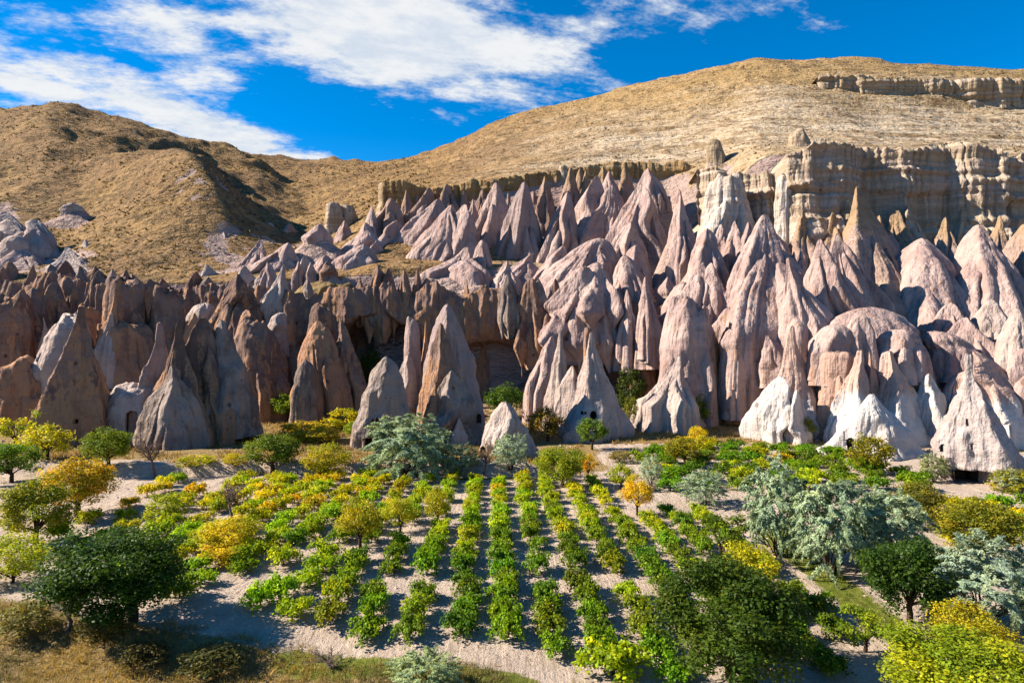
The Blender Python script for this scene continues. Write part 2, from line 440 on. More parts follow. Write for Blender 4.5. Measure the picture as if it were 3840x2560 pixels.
def hill_material(name='dry_hillside', force_pink=None):
    m, g, b = new_mat(name)
    geo = g.add('ShaderNodeNewGeometry'); P = geo.outputs['Position']
    z = g.add('ShaderNodeAttribute', attribute_name='zone')
    sp = g.add('ShaderNodeSeparateColor'); g.link(z.outputs[0], sp.inputs[0])
    n1 = g.noise(P, .03, 4, .6); n2 = g.noise(g.mapping(P, scale=(1, 1, 2.2)), .16, 4, .72); n3 = g.noise(g.mapping(P, scale=(1, 1, 1.8)), .55, 3, .75)
    nh = g.noise(g.mapping(P, scale=(.16, .16, 1.7)), .30, 4, .65)       # thin beds
    ochre = g.mix(g.ss(n1, .35, .65), (.37, .225, .095), (.28, .165, .08))
    ochre = g.mix(g.ss(n2, .42, .62, 0, .75), ochre, (.20, .125, .062))
    cream = g.mix(g.ss(nh, .40, .58), (.64, .51, .365), (.50, .37, .235))
    nb = g.noise(g.mapping(P, scale=(.03, .03, 1.0)), .22, 3, .7)
    cream = g.mix(g.ss(nb, .50, .60, 0, .6), cream, (.36, .245, .13))
    zs_ = g.add('ShaderNodeSeparateXYZ'); g.link(P, zs_.inputs[0])
    cream = g.mix(g.ss(g.math('ADD', zs_.outputs[2], g.math('MULTIPLY', g.math('SUBTRACT', n1, .5), 70.0)), 84, 118, 0, .8), cream, (.40, .25, .095))
    cream = g.mix(g.ss(n2, .50, .64, 0, .75), cream, (.24, .145, .07))
    c = g.mix(sp.outputs[0], cream, ochre)
    scrub = g.ss(g.math('ADD', g.math('MULTIPLY', n3, .65), g.math('MULTIPLY', n2, .35)), .49, .58, 0, .75)
    c = g.mix(g.math('MULTIPLY', scrub, sp.outputs[2]), c, (.10, .066, .03))
    pink = g.mix(g.ss(n2, .35, .65), (.47, .34, .29), (.38, .265, .225))
    edge = g.math('ADD', sp.outputs[1], g.math('MULTIPLY', g.math('SUBTRACT', n2, .5), .7))
    c = g.mix(g.ss(edge, .42, .58), c, pink)
    c = g.mix(g.math('MULTIPLY', g.ss(n3, .28, .42, .5, 0), g.math('SUBTRACT', 1.0, sp.outputs[1])), c, (.66, .50, .27))
    g.link(g.mix(1.0, c, (.72, .72, .72), 'MULTIPLY'), b.inputs['Base Color'])
    h = g.math('ADD', g.math('MULTIPLY', n2, 1.2), g.math('MULTIPLY', n3, .55))
    h = g.math('ADD', h, g.math('MULTIPLY', g.math('MULTIPLY', nh, g.math('SUBTRACT', 1.0, sp.outputs[1])), .9))
    g.link(g.bump(h, 1.0, 1.5), b.inputs['Normal'])
    return m
M['hill'] = hill_material()

SKIRT = None
def raise_skirts(cones):
    """the foot of every cone spreads into the slope, so that neighbours meet in rocky valleys"""
    global TZ, SKIRT
    SKIRT = np.zeros_like(TZ)
    face = np.interp(TPX, [0, 260, 480, 575, 644, 688, 720, 1024], [134, 133, 133, 131, 129, 122, 112, 95])          # the lower rock face
    nz = fbm(np.stack([TX, TY, TX * 0], -1).reshape(-1, 3) / np.array([3.5, 3.5, 1]), 3).reshape(TX.shape)
    for c in cones:
        reg, ax, ay, xl, xr, yb, d, prof, mat = c[:9]; op = c[9] if len(c) > 9 else {}
        if mat in ('hill2', 'ochre', 'whitec') or (reg in 'ABC' and d < 136.5) or (reg == 'F' and d < 125) or (reg == 'D' and d < 112) or op.get('noskirt'): continue
        apx, apy = rp(reg, ax, ay); lx, by = rp(reg, xl, yb); rx_, _ = rp(reg, xr, yb)
        rx = (rx_ - lx) * d / F / 2; ry = rx * op.get('ry', .85)
        zb = CAMZ - (by - HOR) * (d - ry * .9) / F; h = CAMZ - (apy - HOR) * (d + op.get('back', 0)) / F - zb
        bx = ((lx + rx_) / 2 - 512) * d / F; axx = (apx - 512) * d / F
        kx = bx * .6 + axx * .4; ky = d + .3 * op.get('back', 0) + 1.0
        m = (np.abs(TX - kx) < 2.2 * rx) & (np.abs(TY - ky) < 2.2 * max(ry, 1)) & (TY > face + 5)
        q = np.hypot((TX[m] - kx) / (1.46 * rx), (TY[m] - ky) / (1.46 * ry)) * (1 + .3 * nz[m])
        zs = zb + h * .72 - (h * .72 + .16 * h + .8) * q ** .9
        better = zs > TZ[m] + .02
        t = TZ[m]; s_ = SKIRT[m]
        s_[better] = 1; t[better] = zs[better]
        TZ[m] = t; SKIRT[m] = s_

def link_terrain():
    nu, nd = TX.shape
    V = np.stack([TX, TY, TZ], -1)
    j0 = int(np.searchsorted(GD, 112))
    zone = np.zeros(TX.shape + (4,), np.float32); zone[..., 3] = 1
    nz = fbm(np.stack([TX, TY, TX * 0], -1).reshape(-1, 3) / np.array([7, 7, 1]), 4).reshape(TX.shape)
    # floor: dry grass (r), green grass (g)
    X, Y = TX, TY
    front = 32.2 - X * .30                 # near edge of the vineyard
    dry = sstep(front - 2.2 - Y, -.6, .8) * (1 - sstep(X, 3, 9))
    dry = np.maximum(dry, sstep(Y, 74, 79) * (1 - sstep(np.abs(X - 27), 20, 26) * 0) * .9)
    field2 = sstep(X, 9, 13) * sstep(Y, 60, 64) * (1 - sstep(Y, 93, 97))
    dry = np.where(field2 > .3, dry * (1 - field2), dry)
    verge = np.exp(-((X - (19.6 + (Y - 40) * .02)) / 1.5) ** 2) * sstep(Y, 26, 30) * (1 - sstep(Y, 52, 58))
    green = verge * .95
    green = np.maximum(green, np.exp(-((Y - (front - 2.6)) / 1.1) ** 2) * sstep(X, -13, -10) * (1 - sstep(X, 0, 3)) * .9)
    green = np.maximum(green, np.exp(-((Y - 71.8) / .9) ** 2) * sstep(X, -12, -6) * (1 - sstep(X, 4, 8)) * .8)
    zone[..., 0] = np.clip(dry + nz * .5 * (dry > .05), 0, 1)
    zone[..., 1] = np.clip(green + nz * .35 * (green > .1), 0, 1)
    zone[..., 2] = SKIRT
    g_zone = zone[:, :j0 + 1].copy()
    # hillside: ochre grass (r), bare pink tuff (g), scrub density (b)
    zone[..., 0] = sstep(TPX + nz * 60, 660, 430)
    ztop = np.interp(TPX[:, 0], [0, 300, 420, 600, 700, 1024], [22, 22, 30, 44, 52, 52])[:, None]
    steep = np.zeros_like(TX)
    dz = np.gradient(TZ, axis=1) / np.gradient(TY, axis=1)
    pink = sstep(dz, .85, 1.3) * (1 - sstep(TY, 200, 225))
    scar = np.exp(-((TPX - 232) / 26) ** 2 - ((TY - 172) / 13) ** 2) + np.exp(-((TPX - 45) / 40) ** 2 - ((TY - 168) / 10) ** 2) + np.exp(-((TPX - 78) / 24) ** 2 - ((TY - 158) / 9) ** 2) + np.exp(-((TPX - 268) / 16) ** 2 - ((TY - 182) / 16) ** 2)
    for sx_, sd_, sw_, sl_ in ((300, 175, 22, 14), (20, 160, 26, 8), (205, 160, 26, 8)):
        scar = scar + np.exp(-((TPX - sx_) / sw_) ** 2 - ((TY - sd_) / sl_) ** 2)
    scar = scar + .8 * np.exp(-((TPX - 222) / 9) ** 2 - ((TY - 205) / 8) ** 2) + .8 * np.exp(-((TPX - 4) / 18) ** 2 - ((TY - 196) / 12) ** 2)
    pink = np.maximum(pink, scar * 1.1 * sstep(nz, -.55, .1))
    zone[..., 1] = np.clip(np.maximum(pink, SKIRT), 0, 1)
    zone[..., 2] = np.clip(.5 + .5 * sstep(TPX, 620, 420) + nz * .6, 0, 1)
    h_zone = zone[:, j0:]
    for name, sl_, zn, mat in (('ground', slice(0, j0 + 1), g_zone, ground_material()), ('hillside', slice(j0, nd), h_zone, M['hill'])):
        v = V[:, sl_]; me = mesh_from(name, v.reshape(-1, 3), grid_quads(v.shape[0], v.shape[1])[:, ::-1], mat, True, {'zone': ('FLOAT_COLOR', zn.reshape(-1, 4))})
        tag(link(name, me), kind='structure')
    # the plain beyond and behind, so that the land goes on to the horizon
    s = 2600.0; n = 26
    xs = np.linspace(-s, s, n)
    v = np.array([(x, y, -1.6) for y in xs for x in xs])
    zz = np.zeros((len(v), 4), np.float32); zz[:, 0] = 1; zz[:, 2] = .6; zz[:, 3] = 1
    tag(link('plain', mesh_from('plain', v, grid_quads(n, n), M['hill'], True, {'zone': ('FLOAT_COLOR', zz)})), kind='structure')

# ------------------------------------------------------------------ rock shapes
PROF = {
 'cone': [(0, .035), (.04, .09), (.2, .24), (.5, .53), (.8, .83), (1, 1)],
 'bullet': [(0, .03), (.03, .13), (.1, .28), (.25, .49), (.5, .75), (.8, .94), (1, 1)],
 'spire': [(0, .06), (.06, .10), (.2, .17), (.35, .30), (.6, .58), (.85, .88), (1, 1)],
 'concave': [(0, .05), (.15, .12), (.4, .30), (.7, .62), (1, 1)],
 'dome': [(0, .06), (.03, .26), (.12, .5), (.3, .74), (.6, .94), (1, 1)],
 'buttress': [(0, .16), (.03, .40), (.1, .58), (.25, .74), (.5, .88), (1, 1)],
 'neck': [(0, .045), (.03, .07), (.16, .075), (.21, .095), (.28, .20), (.5, .50), (.75, .82), (.9, .96), (1, .95)],
 'hood': [(0, .05), (.12, .32), (.3, .66), (.46, .93), (.53, .95), (.58, .84), (.64, .78), (1, .92)],
 'pillar': [(0, .25), (.02, .5), (.08, .7), (.3, .85), (1, 1)],
 'horn': [(0, .05), (.04, .12), (.2, .36), (.5, .72), (.75, .94), (.9, 1), (1, .98)],
}
REG = {'A': (0, 960, .5102), 'B': (900, 960, .5102), 'C': (1800, 960, .5102), 'D': (2800, 960, .57395),
       'E': (1200, 400, .57395), 'G': (0, 300, .57395), 'F': (2500, 200, .63779), 'M': (0, 0, 1.63265)}
SRC = 1024 / 3840.0
def rp(reg, x, y):
    ox, oy, s = REG[reg]
    return (ox + x * s) * SRC, (oy + y * s) * SRC

TRIS = 0
def rock(name, spec, parent, origin=Vector((0, 0, 0)), seed=0):
    """one eroded cone, spire or buttress. spec: (region, apex x, apex y, base left, base right, base y, depth, profile, material, options)"""
    global TRIS
    reg, ax, ay, xl, xr, yb, d, prof, mat = spec[:9]
    op = spec[9] if len(spec) > 9 else {}
    rs = np.random.RandomState(1000 + seed)
    apx, apy = rp(reg, ax, ay); lx, by = rp(reg, xl, yb); rx_, _ = rp(reg, xr, yb)
    rx = (rx_ - lx) * d / F / 2 * op.get('wide', 1.2 if reg == 'E' and d > 156 else 1.06); ry = rx * op.get('ry', .85)
    hpx = by - apy; wpx = rx_ - lx
    back = op.get('back', 0.0)
    A = at(apx, apy, d + back); zb = CAMZ - (by - HOR) * (d - ry * .9) / F
    B = Vector((((lx + rx_) / 2 - 512) * d / F, d, zb))
    if reg in 'BC' and 127 <= d < 136.5 and 'flare' not in op: op = dict(op, flare=-1.7, skirt=.4 * (A.z - zb))
    o = rock_core(name, A, B, zb, rx, ry, hpx, wpx, prof, mat, op, reg, d, parent, origin, seed)
    # ribs: smaller buttresses that lean against the cone and carry its run-off
    n = op.get('n', 0 if (reg == 'A' and d > 134) else 3 if rx > 2.2 else 2 if rx > 1.3 else 0)
    h = A.z - zb
    pt, pr = zip(*PROF[prof])
    for k in range(n if hpx > 22 else 0):
        ph = math.radians(-90 + (k - (n - 1) / 2) * (150 / n) + rs.uniform(-22, 22)); f = rs.uniform(.2, .55)
        Rt = np.interp(f, pt, pr); lean = f ** op.get('bend', 1.0)
        ax = A.x + (B.x - A.x) * lean + math.cos(ph) * rx * Rt * .62; ay = A.y + (B.y - A.y) * lean + math.sin(ph) * ry * Rt * .62
        bx = B.x + math.cos(ph) * rx * .82; by_ = B.y + math.sin(ph) * ry * .82
        az = A.z - h * f * .96; r2 = rx * rs.uniform(.30, .52)
        sub = dict(op); sub.update(n=0, back=0, bend=rs.uniform(.9, 1.25)); sub.setdefault('flare', .3)
        if reg in 'BC' and d > 124: sub.update(skirt=.4 * h, flare=-2.1)
        rock_core('rib', Vector((ax, ay, az)), Vector((bx, by_, zb)), zb, r2, r2 * .9, hpx * (1 - f), wpx * .45, rs.choice(['horn', 'horn', 'bullet']) if prof not in ('pillar', 'buttress', 'hood') else rs.choice(['horn', 'buttress']), mat, sub, reg, d, o, origin, seed * 7 + k + 3000)
    return o

def rock_core(name, A, B, zb, rx, ry, hpx, wpx, prof, mat, op, reg, d, parent, origin, seed):
    global TRIS
    rs = np.random.RandomState(2000 + seed)
    h = A.z - zb
    sk = op.get('skirt', (6.0 if reg == 'G' else 8.0 if reg == 'F' and d < 125 else 3.0) + .35 * h)
    q_ = .62 if name == 'rib' else 1.0
    nt = int(np.clip(hpx * .50 * q_, 11, 70)); ns = int(np.clip(wpx * 1.8 * (.8 if name == 'rib' else 1), 20, 112))
    t = np.linspace(0, 1, nt) ** 1.12
    pt, pr = zip(*PROF[prof]); R = np.interp(t, pt, pr)
    R = np.convolve(np.pad(R, 1, 'edge'), [.25, .5, .25], 'valid'); R[0] = pr[0] * .6
    nsk = max(2, int(nt * sk / max(h, .1) * .4))
    tt = np.concatenate([t, 1 + np.linspace(0, 1, nsk + 1)[1:] * sk / h]); R = np.concatenate([R, R[-1] * np.maximum(.05, 1 + (tt[nt:] - 1) * op.get('flare', .12 if (reg == 'E' and d < 156) else .4 if (reg == 'F' and d < 125) else .2 if prof in ('pillar', 'buttress', 'hood', 'neck') or reg in 'ABG' else .35 if reg in 'CD' else .9))])
    th = np.linspace(0, 2 * np.pi, ns, endpoint=False)
    T, TH = np.meshgrid(tt, th, indexing='ij')
    tc = np.clip(T, 0, 1)
    lean = tc ** op.get('bend', 1.0)
    sway = (vn(np.stack([tt * 2.3, np.full(len(tt), seed * 1.9), np.full(len(tt), 3.3)], -1)) * rx * .16 * np.minimum(tt, 1) * (1 - .5 * np.minimum(tt, 1)))[:, None]
    cx = A.x + (B.x - A.x) * lean + sway; cy = A.y + (B.y - A.y) * lean; cz = A.z + (zb - A.z) * T
    size = max(rx, .5)
    ct, sn = np.cos(TH), np.sin(TH)
    rough = op.get('rough', 1.0)
    grow = sstep(T, .01, .35)
    # plan shape: a few unequal planes meet in ridges, each plane steepening and easing on the way down
    pw = op.get('sharp', 14.0); inv = np.zeros_like(T); r_ = rs.uniform
    face = [(-150 + r_(-22, 22), r_(.72, .95)), (-38 + r_(-22, 22), r_(.72, .95)), (95 + r_(-30, 30), r_(.75, 1)), (15 + r_(-15, 15), r_(.9, 1.05)), (168 + r_(-15, 15), r_(.9, 1.05))]
    if rs.rand() < .5: face.append((-95 + r_(-25, 25), r_(.85, 1.0)))
    for i, (deg, d0) in enumerate(face):
        ti = math.radians(deg) + .35 * vn(np.stack([tc[:, 0] * 1.6, np.full(len(tc), seed * 2.1 + i * 3.7), np.zeros(len(tc))], -1))[:, None]
        di = d0 * (1 + .20 * vn(np.stack([tc[:, 0] * 3.2, np.full(len(tc), seed * 1.37 + i * 5.3), np.zeros(len(tc))], -1)))[:, None]
        inv = inv + (np.maximum(np.cos(TH - ti), .05) / di) ** pw
    rp_ = inv ** (-1 / pw)
    rp_ = rp_ ** op.get('cusp', 1.0 if prof in ('pillar', 'buttress', 'hood', 'dome', 'bullet', 'neck') else 1.75)
    lo = (rp_ * ct).min(1, keepdims=True); hi = (rp_ * ct).max(1, keepdims=True)
    bulky = prof in ('pillar', 'buttress', 'hood', 'dome')
    rp_ = rp_ / (.5 * (hi - lo)); shift = -(.5 * (hi + lo)) / (.5 * (hi - lo)) * rx * (.6 if bulky else 1.0)
    mixc = op.get('round', .45 if bulky else .12)
    rp_ = rp_ * (1 - mixc) + mixc
    fr = np.maximum(1.0, (-rp_ * sn).max(1, keepdims=True) / 1.12); bk = np.maximum(1.0, (rp_ * sn).max(1, keepdims=True) / 1.12)
    ysc = np.where(sn < 0, 1 / fr, 1 / bk)
    # gullies: narrow channels that run down the faces
    cyl = np.stack([(ct * 1.5 + seed * 3.1).ravel(), (sn * 1.5).ravel(), (T * .55).ravel()], -1)
    g1 = (1 - np.abs(vn(cyl))) ** 7; g2 = (1 - np.abs(vn(cyl * np.array([3.2, 3.2, 1.3]) + 9))) ** 5
    gul = (g1 * op.get('a1', .2) * .6 + g2 * op.get('a2', .1) * .65).reshape(T.shape) * grow
    rad = R[:, None] * (rp_ - gul)
    x = cx + rad * rx * ct + shift * R[:, None]; y = cy + rad * ry * sn * ysc; z = cz
    P = np.stack([x, y, z], -1).reshape(-1, 3)
    q = P + seed * 7.7
    am = min(1.0, size * .3)
    e = (fbm(q / (size * .8 + .6), 2) * size * op.get('lump', .07) + fbm(q / np.array([1.9, 1.9, 6.0]), 3, ridged=True) * .22 * am * rough + fbm(q / .7, 2) * .10 * am * rough).reshape(T.shape)
    e = e * (.3 + .7 * sstep(rad * rx, .0, size * .5))
    bd = fbm(np.stack([q[:, 2] * .9 + .15 * vn(q / 4), q[:, 0] * .05, q[:, 1] * .05], -1), 3).reshape(T.shape)      # bedding: hard and soft layers
    e = e + bd * op.get('bed', .13) * am
    x = x + ct * e; y = y + sn * e; z = z + .35 * e * (T > .02)
    if prof in ('pillar', 'buttress', 'dome', 'hood') and reg in 'ABCF':          # broken tops
        z = z + fbm(np.stack([x.ravel() / 1.9, y.ravel() / 1.9, np.full(x.size, seed * .7)], -1), 3).reshape(T.shape) * min(2.6, .22 * h) * (1 - sstep(T, .05, .32))
    V = np.stack([x, y, z], -1).reshape(-1, 3) - np.array(origin)
    nr = len(tt)
    Q = grid_quads(nr, ns, True)[:, ::-1]
    top = V[:ns].mean(0) + np.array([0, 0, .04 * h * pr[0] + .05]); bot = V[-ns:].mean(0)
    n0 = len(V); V = np.vstack([V, top, bot])
    i = np.arange(ns); i2 = (i + 1) % ns
    tri_t = np.stack([i2, i, np.full(ns, n0), np.full(ns, n0)], -1); b0 = (nr - 1) * ns
    tri_b = np.stack([b0 + i, b0 + i2, np.full(ns, n0 + 1), np.full(ns, n0 + 1)], -1)
    Qq = [tuple(q) for q in Q]
    me = bpy.data.meshes.new(name)
    tris = np.vstack([Q[:, [0, 1, 2]], Q[:, [0, 2, 3]], np.stack([i, i2, np.full(ns, n0)], -1)[:, ::-1], np.stack([b0 + i, b0 + i2, np.full(ns, n0 + 1)], -1)])
    # keep consistent winding: side quads were flipped outward, caps follow
    me = mesh_from(name, V, tris, M[mat], True)
    TRIS += len(tris)
    return link(name, me, parent)

def wall(name, pts, prof, mat, nspx=1.0, parent=None, seed=0, flute=1.0, carve=(), cap=7.0, bed=.18, nt=70, reg='M', capdrop=-.5, rag=2.2, columns=False):
    """a cliff face that follows a path: pts (x, distance, top y, bottom y) in picture units of the region, then a bench running back from its rim"""
    global TRIS
    p = np.array([(*rp(reg, a, c), b, rp(reg, a, e)[1]) for a, b, c, e in pts])     # px, ytop, d, ybot
    ns = int((p[-1, 0] - p[0, 0]) * nspx); px = np.linspace(p[0, 0], p[-1, 0], ns)
    top, d, bot = (np.interp(px, p[:, 0], p[:, k]) for k in (1, 2, 3))
    k = np.hanning(9); k /= k.sum()
    sm = lambda a: np.convolve(np.pad(a, 4, 'edge'), k, 'valid')
    top, d, bot = sm(top), sm(d), sm(bot)
    X = (px - 512) * d / F; zt = CAMZ - (top - HOR) * d / F; zb = CAMZ - (bot - HOR) * d / F
    zt = zt + fbm(np.stack([X / 5.0, X * 0 + seed, X * 0], -1), 5, .6) * rag * flute
    t = np.linspace(-.08, 1, nt)
    T, Xg = np.meshgrid(t, X, indexing='ij')
    Dg = np.broadcast_to(d, T.shape); Zg = zb + (zt - zb) * T
    P = np.stack([Xg, Dg, Zg], -1).reshape(-1, 3) + seed * 5.1
    out = np.interp(T, *zip(*prof))
    fl = fbm(P / np.array([7.5, 9, 30]), 3).reshape(T.shape) * 3.4 + fbm(P / np.array([2.6, 3, 16]), 3, ridged=True).reshape(T.shape) * 1.15 + fbm(P / np.array([1.3, 2, 2.2]), 3).reshape(T.shape) * .45
    bd = fbm(np.stack([P[:, 2] * .8, P[:, 0] * .04, P[:, 0] * 0], -1), 3).reshape(T.shape)
    if columns:
        c1 = np.sqrt(np.abs(vn(P / np.array([4.6, 5, 55])))).reshape(T.shape); c2 = np.sqrt(np.abs(vn(P / np.array([1.7, 2, 26]) + 31))).reshape(T.shape)
        fl = fl * .45 + c1 * 3.4 * (1.15 - .5 * np.clip(T, 0, 1)) + c2 * 1.1
    out = out + fl * flute + bd * bed * 3
    for cx, cy, rx, ry, dep in carve:
        cx, cy = rp(reg, cx, cy); s = REG[reg][2] * SRC
        PX = 512 + Xg * F / Dg; PY = HOR - (Zg - CAMZ) * F / Dg
        q = ((PX - cx) / (rx * s)) ** 2 + ((PY - cy) / (ry * s)) ** 2
        q = q + fbm(P / 2.5, 3).reshape(T.shape) * .25
        out = out - dep * sstep(q, 1.08, .72)
    Y = Dg - out
    V = np.stack([Xg, Y, Zg], -1)
    rows = [V]
    for m_, s in enumerate((.06, .3, .8, 1.6, 3.2, cap)):
        r = V[-1].copy(); r[:, 1] += s; r[:, 2] += capdrop * s / cap * 3 + .25 * (m_ == 0) + fbm(r / 1.3 + seed, 2) * .3
        rows.append(r[None])
    V = np.vstack(rows); nr = V.shape[0]
    Q = grid_quads(nr, ns)
    me = mesh_from(name, V.reshape(-1, 3), Q, M[mat], True)
    TRIS += len(Q) * 2
    return link(name, me, parent)

def carve_openings(obj, origin, reg, holes):
    """cut windows and doorways into a rock and line them; holes: (x, y, w, h, arch 0..1, depth, name)"""
    for (x, y, w, h, arch, depth, nm) in holes:
        me = obj.data
        bv = BVHTree.FromPolygons([tuple(Vector(v.co) + origin) for v in me.vertices], [tuple(p.vertices) for p in me.polygons])
        s = REG[reg][2] * SRC
        px, py = rp(reg, x, y); hw, hh = w * s / 2, h * s / 2
        ys = []
        camp = Vector((0, 0, CAMZ))
        for dx in (-.9, 0, .9):
            for dy in (-.9, 0, .9):
                dr = at(px + dx * hw, py + dy * hh, 100) - camp
                hit = bv.ray_cast(camp, dr.normalized())[0]
                if hit is not None: ys.append(hit.y)
        if not ys: continue
        y0, y1 = min(ys), max(ys); dm = sum(ys) / len(ys)
        c = at(px, py, dm); W, Hh = hw * dm / F, hh * dm / F
        n = 10
        pts = [(-W, -Hh), (W, -Hh)] + [(W * math.cos(a), Hh * (1 - arch) + Hh * arch * math.sin(a)) for a in np.linspace(0, math.pi, n)]
        if arch == 0: pts = [(-W, -Hh), (W, -Hh), (W, Hh), (-W, Hh)]
        rsn = np.random.RandomState(int(x) % 97)
        pts = [(a + rsn.uniform(-.05, .05) * W, b + rsn.uniform(-.05, .05) * Hh) for a, b in pts]
        def prism(ya, yb, inset, back_only):
            k = len(pts); f = 1 - inset
            V = [(c.x + a * f, ya, c.z + b * f) for a, b in pts] + [(c.x + a * f * .9, yb, c.z + b * f * .92) for a, b in pts]
            V = [tuple(Vector(v) - origin) for v in V]
            faces = [tuple([i, (i + 1) % k, k + (i + 1) % k, k + i]) for i in range(k)] + [tuple(range(k, 2 * k))]
            if not back_only: faces.append(tuple(reversed(range(k))))
            m2 = bpy.data.meshes.new(nm); m2.from_pydata(V, [], faces); m2.validate()
            bm = bmesh.new(); bm.from_mesh(m2); bmesh.ops.recalc_face_normals(bm, faces=bm.faces); bm.to_mesh(m2); bm.free()
            return m2
        cut = bpy.data.objects.new('cutter', prism(y0 - .6, y1 + depth, 0, False)); COL.objects.link(cut); cut.parent = obj.parent
        md = obj.modifiers.new('cut', 'BOOLEAN'); md.operation = 'DIFFERENCE'; md.object = cut; md.solver = 'EXACT'
        dg = bpy.context.evaluated_depsgraph_get()
        new = bpy.data.meshes.new_from_object(obj.evaluated_get(dg))
        obj.modifiers.clear()
        if len(new.polygons) > 50:
            obj.data = new
        bpy.data.objects.remove(cut)
        lin = prism(y1 + .12, y1 + depth - .02, .035, True); lin.materials.append(M['lining'])
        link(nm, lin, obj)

M['lining'] = rock_mat('dark_lining_tuff', (.10, .07, .055), (.07, .05, .042), (.03, .022, .02))  # much darker tuff colour for the linings of the carved openings

# ------------------------------------------------------------------ the cliff: rock faces with the cones and buttresses eroded out of them
cliff = tag(wall('cliff', [(-260, 137, 650, 960), (0, 134, 648, 955), (200, 132, 640, 950), (400, 132, 665, 935), (600, 134, 665, 920), (700, 134, 668, 920), (800, 133, 665, 915),
                           (1000, 133, 672, 915), (1200, 133, 680, 915), (1320, 131, 690, 915), (1480, 130, 700, 915), (1580, 126, 690, 915), (1650, 122, 700, 915), (1900, 117, 735, 940), (2050, 113, 770, 980), (2200, 108, 800, 1010), (2420, 104, 800, 1020)],
                  [(-.08, 1.0), (.45, 0), (.52, -.6), (.58, .6), (.75, 1.4), (.9, 1.0), (1, 0)], 'mauve', 1.05, None, 3, .8, rag=5.0, bed=.07, cap=14,
                  carve=[(868, 815, 100, 92, 9.5), (1125, 850, 105, 66, 5.0), (1450, 850, 70, 90, 6.5), (585, 880, 50, 80, 5), (1300, 860, 60, 60, 4), (1900, 870, 60, 90, 3)], nt=90), kind='structure')
cliff_upper = [
 wall('rock_face', [(880, 184, 418, 500), (1000, 185, 432, 500), (1130, 185, 420, 500), (1180, 186, 402, 480), (1300, 187, 388, 470), (1400, 187, 380, 460), (1500, 186, 378, 460), (1600, 184, 385, 470), (1640, 180, 395, 520)],
      [(-.08, 0), (.5, .3), (.8, .8), (1, .6)], 'rim', 1.6, cliff, 5, .55, nt=40, cap=9, rag=3.5, columns=True),
 wall('rock_face', [(1590, 162, 408, 570), (1640, 157, 404, 575), (1720, 155, 398, 580), (1775, 152, 388, 585), (1800, 147, 345, 600), (1900, 146, 330, 610), (1960, 152, 345, 625), (2000, 150, 350, 645), (2060, 148, 345, 660),
                    (2150, 151, 352, 670), (2200, 147, 345, 670), (2290, 145, 342, 670), (2352, 148, 352, 685), (2480, 148, 362, 695)],
      [(-.08, 7.5), (.2, 4.0), (.45, 1.2), (.66, .2), (.69, 1.0), (.9, .9), (1, .6)], 'ochrew', 1.7, cliff, 8, 1.0, bed=.45, nt=96, cap=8, rag=4.0, columns=True),
 wall('rock_face', [(1870, 251, 178, 215), (1930, 249, 176, 222), (2000, 248, 180, 232), (2080, 247, 188, 240), (2160, 246, 190, 250), (2230, 244, 182, 252), (2300, 243, 188, 250), (2420, 243, 190, 255)],
      [(-.08, 0), (.5, .2), (.8, 1.2), (1, 1.0)], 'ochre', 1.5, cliff, 12, .8, bed=.4, nt=34, cap=9, columns=True),
]
b2 = {'back': 3}
